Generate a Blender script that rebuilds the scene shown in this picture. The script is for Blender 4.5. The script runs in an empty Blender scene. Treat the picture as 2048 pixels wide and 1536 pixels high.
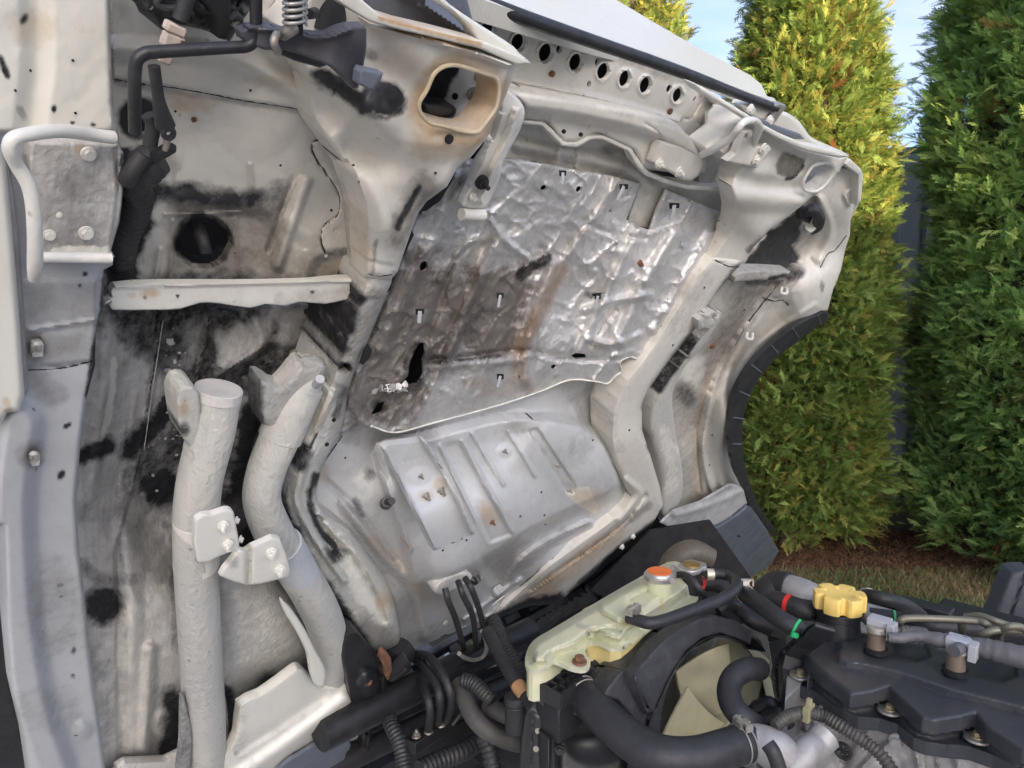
import bpy, bmesh, math, random
import numpy as np
from mathutils import Vector, Matrix, noise as mnoise
from mathutils.geometry import delaunay_2d_cdt
R_ = math.radians
rng = np.random.default_rng(7)
random.seed(7)
scene = bpy.context.scene
COL = scene.collection

# ------------------------------------------------------------ camera
CAMZ = 1.65; PITCH = R_(-7.0); F = 1500.0          # focal length in pixels of a 2048 px wide frame
cam_d = bpy.data.cameras.new('camera'); cam = bpy.data.objects.new('camera', cam_d); COL.objects.link(cam)
cam.location = (0, 0, CAMZ); cam.rotation_euler = (R_(90) + PITCH, 0, 0)
cam_d.sensor_width = 36; cam_d.lens = 36 * F / 2048; cam_d.clip_start = .02; cam_d.clip_end = 2000
scene.camera = cam
# ------------------------------------------------------------ light
SUN_EL, SUN_AZ = 12.0, 160.0                        # behind the camera, slightly to the right
w = bpy.data.worlds.new('World'); scene.world = w; w.use_nodes = True
wn = w.node_tree.nodes; wl = w.node_tree.links
bg = wn['Background']; sky = wn.new('ShaderNodeTexSky'); sky.sky_type = 'NISHITA'; sky.sun_disc = False
sky.sun_elevation = R_(SUN_EL + 6); sky.sun_rotation = R_(SUN_AZ); sky.air_density = .6; sky.dust_density = 4; sky.ozone_density = 1.0
tcw = wn.new('ShaderNodeTexCoord'); mpw = wn.new('ShaderNodeMapping'); mpw.inputs['Scale'].default_value = (1.3, 1.3, 5.0)
nzw = wn.new('ShaderNodeTexNoise'); nzw.inputs['Scale'].default_value = 2.2; nzw.inputs['Detail'].default_value = 6; nzw.inputs['Roughness'].default_value = .55
rpw = wn.new('ShaderNodeValToRGB'); rpw.color_ramp.elements[0].position = .34; rpw.color_ramp.elements[1].position = .72
rpw.color_ramp.elements[0].color = (0, 0, 0, 1); rpw.color_ramp.elements[1].color = (.75, .75, .75, 1)
mxw = wn.new('ShaderNodeMixRGB'); mxw.inputs[2].default_value = (2.6, 2.6, 2.8, 1)
wl.new(tcw.outputs['Generated'], mpw.inputs['Vector']); wl.new(mpw.outputs[0], nzw.inputs['Vector']); wl.new(nzw.outputs['Fac'], rpw.inputs[0])
wl.new(rpw.outputs[0], mxw.inputs[0]); wl.new(sky.outputs[0], mxw.inputs[1]); wl.new(mxw.outputs[0], bg.inputs[0])
bg.inputs[1].default_value = .12
sd = bpy.data.lights.new('sun', 'SUN'); so = bpy.data.objects.new('sun', sd); COL.objects.link(so)
sd.energy = 4.2; sd.angle = R_(.5); sd.color = (1.0, .74, .42)
_az = R_(SUN_AZ); S = Vector((math.sin(_az) * math.cos(R_(SUN_EL)), math.cos(_az) * math.cos(R_(SUN_EL)), math.sin(R_(SUN_EL))))
so.rotation_euler = S.to_track_quat('Z', 'Y').to_euler()
scene.view_settings.view_transform = 'Standard'; scene.view_settings.look = 'None'
scene.view_settings.exposure = 1.85; scene.view_settings.gamma = 1.0
scene.view_settings.use_white_balance = True; scene.view_settings.white_balance_temperature = 5900; scene.view_settings.white_balance_tint = 12

# ------------------------------------------------------------ geometry maths
CPI, SPI = math.cos(PITCH), math.sin(PITCH)
CAM = np.array([0, 0, CAMZ])
def ray(px, py):
    x = (np.asarray(px, float) - 1024) / F; v = (768 - np.asarray(py, float)) / F
    return np.stack([x, CPI - SPI * v, SPI + CPI * v], -1)
AZL = R_(42.5); TH = R_(60)
L = np.array([math.sin(AZL), math.cos(AZL), 0]); Rr = np.array([math.cos(AZL), -math.sin(AZL), 0]); Z = np.array([0, 0, 1.0])
U = math.cos(TH) * Rr + math.sin(TH) * Z
N = np.cross(L, U)
class Plane:
    def __init__(s, p, n): s.n = np.array(n, float) / np.linalg.norm(n); s.c = float(np.dot(s.n, p))
    def at(s, px, py, h=0):
        r = ray(px, py); t = (s.c + np.asarray(h, float) - s.n @ CAM) / (r @ s.n)
        return CAM + r * t[..., None] if np.ndim(t) else CAM + r * t
p0 = CAM + ray(700, 700) * .95
CAB = Plane(p0, N)
def hz(z): return Plane((0, 0, z), (0, 0, 1))
def P(x, y, h=0): return CAB.at(x, y, h)
def D(x, y, d): return CAM + ray(x, y) * d          # a point at distance d in front of the camera
def mpp(p): return float(np.asarray(p)[1] * CPI + (np.asarray(p)[2] - CAMZ) * SPI) / F   # metres per photo pixel there

def segdist(pts, poly, closed=False):
    poly = np.asarray(poly, float); a = poly if closed else poly[:-1]; b = np.roll(poly, -1, 0) if closed else poly[1:]
    d = np.full(len(pts), 1e9)
    for i in range(len(a)):
        ab = b[i] - a[i]; t = np.clip(((pts - a[i]) @ ab) / max(ab @ ab, 1e-9), 0, 1)
        d = np.minimum(d, np.hypot(*(pts - a[i] - t[:, None] * ab).T))
    return d
def inside(pts, poly):
    poly = np.asarray(poly, float); r = np.zeros(len(pts), bool); n = len(poly)
    for i in range(n):
        x1, y1 = poly[i]; x2, y2 = poly[(i + 1) % n]
        if y1 == y2: continue
        c = ((y1 > pts[:, 1]) != (y2 > pts[:, 1])) & (pts[:, 0] < (x2 - x1) * (pts[:, 1] - y1) / (y2 - y1) + x1)
        r ^= c
    return r
def sdist(pts, poly):                                # positive inside
    d = segdist(pts, poly, True); return np.where(inside(pts, poly), d, -d)
def ss(a, b, x):
    t = np.clip((x - a) / (b - a + 1e-9), 0, 1); return t * t * (3 - 2 * t)
def smooth(poly, n=6, closed=False, d=None):
    P_ = np.asarray(poly, float)
    if closed: Q = np.vstack([P_[-1], P_, P_[0], P_[1]])
    else: Q = np.vstack([2 * P_[0] - P_[1], P_, 2 * P_[-1] - P_[-2]])
    out = []
    for i in range(1, len(Q) - 2):
        a, b, c, e = Q[i - 1], Q[i], Q[i + 1], Q[i + 2]
        for k in range(n):
            t = k / n
            out.append(.5 * ((2 * b) + (-a + c) * t + (2 * a - 5 * b + 4 * c - e) * t * t + (-a + 3 * b - 3 * c + e) * t ** 3))
    if not closed: out.append(Q[-2])
    return np.array(out)
def resample(poly, step, closed=True):
    poly = np.asarray(poly, float); q = np.vstack([poly, poly[:1]]) if closed else poly
    out = []
    for a, b in zip(q[:-1], q[1:]):
        n = max(1, int(round(np.linalg.norm(b - a) / step)))
        for k in range(n): out.append(a + (b - a) * k / n)
    if not closed: out.append(q[-1])
    return np.array(out)
# cheap vectorised value noise
_T = rng.random((64, 64))
def vnoise(x, y):
    xi = np.floor(x).astype(int); yi = np.floor(y).astype(int); fx = x - xi; fy = y - yi
    fx = fx * fx * (3 - 2 * fx); fy = fy * fy * (3 - 2 * fy)
    a = _T[xi % 64, yi % 64]; b = _T[(xi + 1) % 64, yi % 64]; c = _T[xi % 64, (yi + 1) % 64]; d = _T[(xi + 1) % 64, (yi + 1) % 64]
    return (a * (1 - fx) + b * fx) * (1 - fy) + (c * (1 - fx) + d * fx) * fy
def fbm(x, y, o=4):
    r = 0; a = .5
    for k in range(o): r = r + a * vnoise(x * 2 ** k + 17 * k, y * 2 ** k + 5 * k); a *= .5
    return r

# ------------------------------------------------------------ objects
WL = {}                                              # world position of every object made
def tag(o, label=None, cat=None, group=None, kind=None):
    if label: o['label'] = label
    if cat: o['category'] = cat
    if group: o['group'] = group
    if kind: o['kind'] = kind
    return o
def place(o, loc, parent):
    loc = np.asarray(loc, float); WL[o] = loc
    o.location = loc - (WL[parent] if parent else 0)
    if parent: o.parent = parent
    COL.objects.link(o); return o
def thing(name, label, cat, loc=(0, 0, 0), group=None):
    o = bpy.data.objects.new(name, None); o.empty_display_size = .05
    place(o, loc, None); return tag(o, label, cat, group)
def mesh(name, V, Fc, mat, parent=None, smooth_=True, attrs=None, uv=None, ang=None):
    V = np.asarray(V, float); c = V.mean(0)
    me = bpy.data.meshes.new(name); me.from_pydata((V - c).tolist(), [], [tuple(map(int, f)) for f in Fc]); me.update()
    if smooth_: me.polygons.foreach_set('use_smooth', [True] * len(me.polygons))
    if ang is not None: me.set_sharp_from_angle(angle=R_(ang))
    if mat: me.materials.append(mat)
    for k, v in (attrs or {}).items():
        a = me.attributes.new(k, 'FLOAT', 'POINT'); a.data.foreach_set('value', np.asarray(v, np.float32))
    if uv is not None:
        a = me.attributes.new('pc', 'FLOAT_VECTOR', 'POINT'); a.data.foreach_set('vector', np.asarray(uv, np.float32).ravel())
    o = bpy.data.objects.new(name, me); return place(o, c, parent)
class MB:                                            # collects shapes into one mesh
    def __init__(s): s.V = []; s.F = []
    def add(s, V, Fc):
        n = len(s.V); s.V += [tuple(map(float, v)) for v in V]; s.F += [tuple(int(i) + n for i in f) for f in Fc]; return s
    def box(s, c, ax, half):                         # ax: three unit axes
        c = np.asarray(c, float); a = [np.asarray(ax[i], float) * half[i] for i in range(3)]
        V = [c + a[0] * i + a[1] * j + a[2] * k for i in (-1, 1) for j in (-1, 1) for k in (-1, 1)]
        return s.add(V, [(0, 1, 3, 2), (4, 6, 7, 5), (0, 4, 5, 1), (2, 3, 7, 6), (0, 2, 6, 4), (1, 5, 7, 3)])
    def prism(s, poly3, d):                          # polygon in 3D extruded by vector d
        n = len(poly3); A = [np.asarray(p, float) for p in poly3]; B = [p + np.asarray(d) for p in A]
        return s.add(A + B, [tuple(range(n))[::-1], tuple(range(n, 2 * n))] + [(i, (i + 1) % n, n + (i + 1) % n, n + i) for i in range(n)])
    def cyl(s, p, q, r, r2=None, n=20): 
        V, Fc = sweep([p, q], [r, r if r2 is None else r2], n, sm=False); return s.add(V, Fc)
    def tube(s, pts, r, n=14, **k):
        V, Fc = sweep(pts, r, n, **k); return s.add(V, Fc)
    def build(s, name, mat, parent=None, ang=35, bevel=None, **k):
        o = mesh(name, s.V, s.F, mat, parent, ang=ang, **k)
        bm = bmesh.new(); bm.from_mesh(o.data); bmesh.ops.recalc_face_normals(bm, faces=bm.faces); bm.to_mesh(o.data); bm.free()
        o.data.set_sharp_from_angle(angle=R_(ang))
        if bevel:
            m = o.modifiers.new('bevel', 'BEVEL'); m.width = bevel; m.segments = 2; m.limit_method = 'ANGLE'
        return o
def frame_of(n):
    n = np.asarray(n, float) / np.linalg.norm(n); a = np.array([0, 0, 1.]) if abs(n[2]) < .9 else np.array([1., 0, 0])
    u = np.cross(a, n); u /= np.linalg.norm(u); return u, np.cross(n, u), n
def sweep(pts, r, n=14, sm=True, k=6, rib=0, ribn=0, flat=None):
    pts = np.asarray(pts, float); r = np.full(len(pts), float(r)) if np.isscalar(r) else np.asarray(r, float)
    if sm and len(pts) > 2:
        q = smooth(np.hstack([pts, r[:, None]]), k); pts, r = q[:, :3], q[:, 3]
    if rib:                                          # corrugated conduit
        q = resample(np.hstack([pts, r[:, None]]) if 0 else pts, ribn / 4, False)
        dd = np.r_[0, np.cumsum(np.linalg.norm(np.diff(pts, axis=0), axis=1))]; de = np.r_[0, np.cumsum(np.linalg.norm(np.diff(q, axis=0), axis=1))]
        r = np.interp(de, dd * de[-1] / max(dd[-1], 1e-9), r); r = r * (1 + rib * np.where((np.arange(len(r)) // 2) % 2, 1, -1)); pts = q
    t = np.gradient(pts, axis=0); t /= np.linalg.norm(t, axis=1)[:, None] + 1e-12
    u = frame_of(t[0])[0]; V = []
    an = np.linspace(0, 2 * np.pi, n, endpoint=False)
    for i in range(len(pts)):
        u = u - t[i] * (u @ t[i]); u /= np.linalg.norm(u); v = np.cross(t[i], u)
        V.append(pts[i] + r[i] * (np.cos(an)[:, None] * u + np.sin(an)[:, None] * v))
    m = len(pts); V = np.vstack(V)
    Fc = [(i * n + j, i * n + (j + 1) % n, (i + 1) * n + (j + 1) % n, (i + 1) * n + j) for i in range(m - 1) for j in range(n)]
    Fc += [tuple(range(n))[::-1], tuple(range((m - 1) * n, m * n))]
    return V, Fc
def disc(c, n, r, h, k=24, mb=None):                 # short cylinder standing on c along n
    mb = mb or MB(); u, v, n = frame_of(n); c = np.asarray(c, float)
    return mb.cyl(c, c + n * h, r, r, k)
def bolt_mb(c, n, r, stud=0, rot=.3, mb=None):
    mb = mb or MB(); u, v, n = frame_of(n); c = np.asarray(c, float)
    mb.cyl(c - n * r * .1, c + n * r * .22, r, r * .94, 20)
    hexa = [c + n * r * .2 + r * .66 * (math.cos(rot + k * math.pi / 3) * u + math.sin(rot + k * math.pi / 3) * v) for k in range(6)]
    mb.prism(hexa, n * r * .62)
    if stud: mb.cyl(c + n * r * .8, c + n * r * (.8 + stud), r * .36, r * .32, 12)
    return mb

# ------------------------------------------------------------ pressed sheet: outline in photo pixels laid on a real plane, relief in metres
def relief(name, outline, mat, parent, h=0, plane=None, step=6, edge=None, feats=(), paint=(), holes=(), skirt=.012, sm=0, hf=None, parts=None, texture=None):
    plane = plane or CAB
    ol = np.asarray(outline, float)
    if sm: ol = smooth(ol, sm, True)
    ol = resample(ol, step * .8)
    keep = np.r_[True, np.hypot(*np.diff(ol, axis=0).T) > step * .2]; ol = ol[keep]
    mn, mx = ol.min(0), ol.max(0)
    gx, gy = np.meshgrid(np.arange(mn[0], mx[0], step), np.arange(mn[1], mx[1], step)); g = np.stack([gx.ravel(), gy.ravel()], -1).astype(float)
    g[:, 0] += ((g[:, 1] / step).astype(int) % 2) * step * .5
    hl = [resample(np.asarray(hh, float), step * .6) for hh in holes]
    rings = []
    if edge:                                         # rings of points that follow the border keep the rounded edge even
        w_ = np.roll(ol, -1, 0) - np.roll(ol, 1, 0); nm = np.stack([-w_[:, 1], w_[:, 0]], -1); nm /= np.linalg.norm(nm, axis=1)[:, None] + 1e-9
        if inside(ol + nm * .5, ol).mean() < .5: nm = -nm
        for q in (.22, .6, 1.0):
            dd = max(edge[0] * q, 1.0 + q); rp = ol + nm * dd; k2 = inside(rp, ol); k2 &= segdist(rp, ol, True) > dd * .93
            for hh in holes: k2 &= ~inside(rp, np.asarray(hh, float))
            rings.append(rp[k2])
    ok = inside(g, ol) & (segdist(g, ol, True) > max(step * .45, (edge[0] + step * .5) if edge else 0))
    for hh in hl: ok &= (segdist(g, hh, True) > step * .4) & ~inside(g, hh)
    g = g[ok]; pts = np.vstack([ol] + hl + rings + [g]); edges = []; o = 0
    for lp in [ol] + hl:
        m = len(lp); edges += [(o + i, o + (i + 1) % m) for i in range(m)]; o += m
    r = delaunay_2d_cdt([Vector(p) for p in pts], edges, [], 0, 1e-4)
    v2 = np.array([tuple(v) for v in r[0]]); T = np.array([f for f in r[2]])
    cen = v2[T].mean(1); ok = inside(cen, ol)
    for hh in hl: ok &= ~inside(cen, hh)
    T = T[ok]
    d = segdist(v2, ol, True)
    H = np.full(len(v2), float(h)) if not callable(h) else h(v2[:, 0], v2[:, 1])
    if edge:                                         # rounded edge: falls back by edge[1] over edge[0] pixels
        t = 1 - np.clip(d / edge[0], 0, 1); H = H - edge[1] * (1 - np.sqrt(np.maximum(0, 1 - t * t)))
    for f in feats:
        H = H + f(v2)
    A = {'soot': np.zeros(len(v2)), 'rust': np.zeros(len(v2)), 'dirt': np.zeros(len(v2)), 'bare': np.zeros(len(v2))}
    for k, f in paint:
        if k == 'clean': A['soot'] *= 1 - f(v2)
        else: A[k] = np.maximum(A[k], f(v2))
    V = plane.at(v2[:, 0], v2[:, 1], H)
    fl = np.cross(V[T[:, 1]] - V[T[:, 0]], V[T[:, 2]] - V[T[:, 0]]) @ (-plane.n if plane.n @ (V.mean(0) - CAM) > 0 else plane.n) < 0
    T[fl] = T[fl][:, ::-1]
    Fc = [tuple(t) for t in T]
    if skirt:                                        # fold every border back so that the sheet has depth
        cnt = {}
        for t in Fc:
            for a, b in ((t[0], t[1]), (t[1], t[2]), (t[2], t[0])):
                cnt[(a, b)] = 1
        bd = [e for e in cnt if (e[1], e[0]) not in cnt]; n = len(V); idx = {}
        nn = plane.n * (1 if plane.n @ (V.mean(0) - CAM) < 0 else -1); ex = []
        for a, b in bd:
            for q in (a, b):
                if q not in idx: idx[q] = n + len(ex); ex.append(V[q] - nn * skirt)
            Fc.append((b, a, idx[a], idx[b]))
        V = np.vstack([V, ex]); src = list(idx.keys())
        for k in A: A[k] = np.r_[A[k], A[k][src]]
    uv = np.stack([V @ L, V @ U, V @ N], -1)
    o_ = mesh(name, V, Fc, mat, parent, attrs=A, uv=uv, ang=55); SURF[o_] = (v2, H, plane); return o_
SURF = {}
def on(o, x, y, dh=0):                               # point on a pressed sheet, dh metres proud of it
    v2, H, pl_ = SURF[o]; i = np.argsort((v2[:, 0] - x) ** 2 + (v2[:, 1] - y) ** 2)[:4]; return pl_.at(x, y, float(H[i].mean()) + dh)
def line_on(o, pts, r, name, mat, dh=.0006, sm=5, n=6):  # thin bead or open joint that follows a sheet
    q = resample(smooth(pts, sm) if len(pts) > 2 else np.asarray(pts, float), 6, False); P3 = [on(o, a, b_, dh) for a, b_ in q]
    return MB().tube(P3, r * mpp(P3[0]), n, k=2).build(name, mat, o, ang=80)
# features (all lengths across in pixels, heights in metres)
def ridge(poly, w, h, flat=.0, sm=4):
    q = smooth(poly, sm) if sm and len(poly) > 2 else np.asarray(poly, float)
    return lambda v: h * (1 - ss(w * flat, w, segdist(v, q)))
def plateau(poly, h, w=8, sm=0):
    q = smooth(poly, sm, True) if sm else np.asarray(poly, float)
    return lambda v: h * ss(-w / 2, w / 2, sdist(v, q))
def dome(c, rx, ry, h, rot=0, pw=2):
    def f(v):
        a = R_(rot); dx, dy = v[:, 0] - c[0], v[:, 1] - c[1]
        e = ((dx * math.cos(a) + dy * math.sin(a)) / rx) ** 2 + ((-dx * math.sin(a) + dy * math.cos(a)) / ry) ** 2
        return h * np.maximum(0, 1 - e) ** (pw / 2)
    return f
def seam(poly, w=3, h=.0022, sm=4):                  # overlap line: one side proud with a narrow gap
    return ridge(poly, w, -h, 0, sm)
def wrinkle(sc, h, seed=0, sx=1, rot=0):
    a = R_(rot)
    return lambda v: h * (fbm((v[:, 0] * math.cos(a) + v[:, 1] * math.sin(a)) / sc / sx + seed, (-v[:, 0] * math.sin(a) + v[:, 1] * math.cos(a)) / sc + seed) - .5)
def crinkle(sc, h, seed=0, sx=1, rot=0, p=4):        # sharp creases
    a = R_(rot)
    return lambda v: h * (1 - np.abs(2.1 * fbm((v[:, 0] * math.cos(a) + v[:, 1] * math.sin(a)) / sc / sx + seed, (-v[:, 0] * math.sin(a) + v[:, 1] * math.cos(a)) / sc + seed, 3) - .92)) ** p
def slope(poly, h, w, sm=0):                         # plateau whose side falls away outside the outline only
    q = smooth(poly, sm, True) if sm else np.asarray(poly, float)
    return lambda v: h * ss(-w, 0, sdist(v, q))
def cones(pts):                                      # large form: heights given at scattered points
    pts = np.array(pts, float)
    def f(x, y):
        num = 0; den = 0
        for a, b, h in pts:
            ww = 1 / ((x - a) ** 2 + (y - b) ** 2 + 900) ** 1.5; num = num + ww * h; den = den + ww
        return num / den
    return f
# paint masks
def blob(c, rx, ry=None, rot=0, v_=1, soft=.6, ns=.35):
    ry = ry or rx
    def f(v):
        a = R_(rot); dx, dy = v[:, 0] - c[0], v[:, 1] - c[1]
        e = np.sqrt(((dx * math.cos(a) + dy * math.sin(a)) / rx) ** 2 + ((-dx * math.sin(a) + dy * math.cos(a)) / ry) ** 2)
        e = e + ns * (fbm(v[:, 0] / 22 + c[0], v[:, 1] / 22 + c[1]) - .47) * 2
        return v_ * (1 - ss(1 - soft, 1 + soft * .5, e))
    return f
def stroke(poly, w, v_=1, soft=.7, ns=.4, sm=3):
    q = smooth(poly, sm) if len(poly) > 2 else np.asarray(poly, float)
    def f(v):
        e = segdist(v, q) / w + ns * (fbm(v[:, 0] / 20 + w, v[:, 1] / 20) - .47) * 2
        return v_ * (1 - ss(1 - soft, 1 + soft * .5, e))
    return f
def area(poly, v_=1, soft=20, ns=15):
    def f(v):
        return v_ * ss(-soft / 2, soft / 2, sdist(v, poly) + ns * (fbm(v[:, 0] / 25, v[:, 1] / 25) - .47) * 2)
    return f
def allover(v_): return lambda v: np.full(len(v), float(v_))
def ell(c, rx, ry, rot=0, n=20):
    a = R_(rot); t = np.linspace(0, 2 * np.pi, n, endpoint=False)
    return [(c[0] + rx * math.cos(k) * math.cos(a) - ry * math.sin(k) * math.sin(a), c[1] + rx * math.cos(k) * math.sin(a) + ry * math.sin(k) * math.cos(a)) for k in t]

# ------------------------------------------------------------ materials
def newmat(name):
    m = bpy.data.materials.new(name); m.use_nodes = True; return m, m.node_tree.nodes, m.node_tree.links, m.node_tree.nodes['Principled BSDF']
def nz(n, l, vec, scale, detail=5, rough=.55, sc=None):
    t = n.new('ShaderNodeTexNoise'); t.inputs['Scale'].default_value = scale; t.inputs['Detail'].default_value = detail; t.inputs['Roughness'].default_value = rough
    if sc is not None:
        mp = n.new('ShaderNodeMapping'); mp.inputs['Scale'].default_value = sc; l.new(vec, mp.inputs['Vector']); vec = mp.outputs[0]
    l.new(vec, t.inputs['Vector']); return t.outputs['Fac']
def mp_(n, l, v, a, b, c=0, d=1):
    t = n.new('ShaderNodeMapRange'); t.clamp = True; l.new(v, t.inputs[0])
    for i, k in enumerate((a, b, c, d)): t.inputs[i + 1].default_value = k
    return t.outputs[0]
def mth(n, l, op, a, b):
    t = n.new('ShaderNodeMath'); t.operation = op
    for i, k in enumerate((a, b)):
        if isinstance(k, (int, float)): t.inputs[i].default_value = k
        else: l.new(k, t.inputs[i])
    return t.outputs[0]
def mix(n, l, f, a, b):
    t = n.new('ShaderNodeMixRGB')
    for i, k in enumerate((f, a, b)):
        if isinstance(k, (int, float)): t.inputs[i].default_value = k
        elif isinstance(k, tuple): t.inputs[i].default_value = k + (1,) if len(k) == 3 else k
        else: l.new(k, t.inputs[i])
    return t.outputs[0]
def attr(n, name, out='Fac'):
    a = n.new('ShaderNodeAttribute'); a.attribute_name = name; return a.outputs[out]
def paint_mat(name, base, base2=None, rough=.5, grain=.3, gscale=260, dirt=(.16, .14, .12), speck=.25, streak=0, spec=.4, black=(.012, .012, .014), coat=0, lump=0):
    m, n, l, b = newmat(name)
    tc = n.new('ShaderNodeTexCoord'); v = tc.outputs['Object']; pc = attr(n, 'pc', 'Vector')
    big = nz(n, l, v, 7, 4); fine = nz(n, l, v, 60, 6, .7); micro = nz(n, l, v, gscale, 3, .6)
    c = mix(n, l, mp_(n, l, big, .35, .68), base, base2 or tuple(k * .82 for k in base))
    # grime film
    c = mix(n, l, mp_(n, l, fine, .50, .75, 0, .35), c, tuple(k * .62 + .02 for k in base))
    if streak:
        st = nz(n, l, pc, 30, 5, .7, (6.5, .55, 1)); c = mix(n, l, mp_(n, l, st, .5, .68, 0, streak), c, dirt)
        st2 = nz(n, l, pc, 26, 4, .6, (1, 7, 1)); c = mix(n, l, mp_(n, l, st2, .56, .7, 0, streak * .5), c, tuple(min(1, k * 1.15) for k in base))
    # specks
    vo = n.new('ShaderNodeTexVoronoi'); vo.inputs['Scale'].default_value = 42; l.new(v, vo.inputs['Vector'])
    spn = nz(n, l, v, 19, 2); sk = mth(n, l, 'MULTIPLY', mp_(n, l, vo.outputs['Distance'], .07, .12, 1, 0), mp_(n, l, spn, .58, .62))
    c = mix(n, l, mth(n, l, 'MULTIPLY', sk, speck * 2.2 if speck < .45 else 1), c, (.07, .05, .04))
    def att(nm, amp, a0, a1, scale, mx=1):
        nn = nz(n, l, v, scale, 6, .75); s = mth(n, l, 'ADD', attr(n, nm), mth(n, l, 'MULTIPLY', mth(n, l, 'SUBTRACT', nn, .5), amp))
        on = mp_(n, l, attr(n, nm), .01, .12)
        return mth(n, l, 'MULTIPLY', mp_(n, l, s, a0, a1, 0, mx), on)
    dn = nz(n, l, v, 34, 5, .7)
    c = mix(n, l, att('dirt', 1.1, .12, 1.0, 30), c, dirt)
    c = mix(n, l, att('bare', 1.0, .3, .6, 40), c, (.66, .65, .58))
    c = mix(n, l, att('rust', .9, .08, .80, 24, .9), c, mix(n, l, dn, (.56, .38, .15), (.27, .13, .05)))
    f = att('soot', .95, .14, .80, 75)
    c = mix(n, l, f, c, mix(n, l, mp_(n, l, fine, .45, .8), black, tuple(k * 3 + .012 for k in black)))
    l.new(c, b.inputs['Base Color'])
    rg = mp_(n, l, fine, .3, .8, rough - .08, rough + .2); 
    l.new(mix(n, l, f, rg, (.62, .62, .62)), b.inputs['Roughness'])
    b.inputs['Specular IOR Level'].default_value = spec; b.inputs['Coat Weight'].default_value = coat; b.inputs['Coat Roughness'].default_value = .25
    bp = n.new('ShaderNodeBump'); bp.inputs['Strength'].default_value = grain; bp.inputs['Distance'].default_value = .0025 + .0010 * lump
    hsum = mth(n, l, 'ADD', mth(n, l, 'MULTIPLY', fine, .35 + lump), mth(n, l, 'MULTIPLY', micro, .35))
    if lump: hsum = mth(n, l, 'ADD', hsum, mth(n, l, 'MULTIPLY', nz(n, l, v, 150, 2, .5, (1, 1, .6)), lump * 1.3))
    l.new(hsum, bp.inputs['Height']); l.new(bp.outputs[0], b.inputs['Normal'])
    return m
def simple(name, col, rough=.5, metal=0, var=.25, scale=30, bump=.1, spec=.5, coat=0, dust=0, dcol=(.25, .22, .19), dscale=18, trans=0):
    m, n, l, b = newmat(name); tc = n.new('ShaderNodeTexCoord'); v = tc.outputs['Object']
    f = nz(n, l, v, scale, 6, .65)
    c = mix(n, l, mp_(n, l, f, .3, .75), tuple(min(1, k * (1 + var)) for k in col), tuple(k * (1 - var) for k in col))
    if dust: c = mix(n, l, mth(n, l, 'MULTIPLY', mp_(n, l, nz(n, l, v, 240, 3, .7), .60, .74), dust * .45), c, tuple(min(1, k * 1.8 + .05) for k in dcol))
    if dust: c = mix(n, l, mp_(n, l, nz(n, l, v, dscale, 7, .75), .48, .8, 0, dust), c, dcol)
    l.new(c, b.inputs['Base Color']); l.new(mp_(n, l, f, .2, .8, max(.02, rough - .12), min(1, rough + .18)), b.inputs['Roughness'])
    b.inputs['Metallic'].default_value = metal; b.inputs['Specular IOR Level'].default_value = spec; b.inputs['Coat Weight'].default_value = coat
    if bump:
        bp = n.new('ShaderNodeBump'); bp.inputs['Strength'].default_value = bump; bp.inputs['Distance'].default_value = .002
        l.new(nz(n, l, v, scale * 5, 4, .6), bp.inputs['Height']); l.new(bp.outputs[0], b.inputs['Normal'])
    return m
# ============================================================ THE SETTING
def struct(name, V, Fc, mat):
    o = mesh(name, V, Fc, mat, None, smooth_=False); return tag(o, kind='structure')
m_soil, n, l, b = newmat('soil_and_litter'); v = n.new('ShaderNodeTexCoord').outputs['Object']
c = mix(n, l, mp_(n, l, nz(n, l, v, 6, 5), .4, .6), (.10, .075, .045), (.13, .12, .05)); c = mix(n, l, mp_(n, l, nz(n, l, v, 60, 6, .8), .4, .65), c, (.045, .03, .02))
l.new(c, b.inputs['Base Color']); b.inputs['Roughness'].default_value = .95
bp = n.new('ShaderNodeBump'); bp.inputs['Distance'].default_value = .03; l.new(nz(n, l, v, 45, 6, .8), bp.inputs['Height']); l.new(bp.outputs[0], b.inputs['Normal'])
struct('ground', [(-60, -60, 0), (60, -60, 0), (60, 60, 0), (-60, 60, 0)], [(0, 1, 2, 3)], m_soil)
m_pave, n, l, b = newmat('concrete_paving'); v = n.new('ShaderNodeTexCoord').outputs['Object']
br = n.new('ShaderNodeTexBrick'); l.new(v, br.inputs['Vector']); br.inputs['Scale'].default_value = 5; br.inputs['Mortar Size'].default_value = .012
br.inputs['Color1'].default_value = (.46, .45, .42, 1); br.inputs['Color2'].default_value = (.38, .37, .35, 1); br.inputs['Mortar'].default_value = (.12, .11, .09, 1)
l.new(mix(n, l, mp_(n, l, nz(n, l, v, 130, 5, .8), .35, .7, 0, .6), br.outputs['Color'], (.24, .23, .21)), b.inputs['Base Color']); b.inputs['Roughness'].default_value = .9
struct('paving', [(-14, -10, .004), (6.5, -10, .004), (6.5, 1.6, .004), (2.6, 3.25, .004), (-3, 3.3, .004), (-14, 3.3, .004)], [(0, 1, 2, 3, 4, 5)], m_pave)

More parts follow.
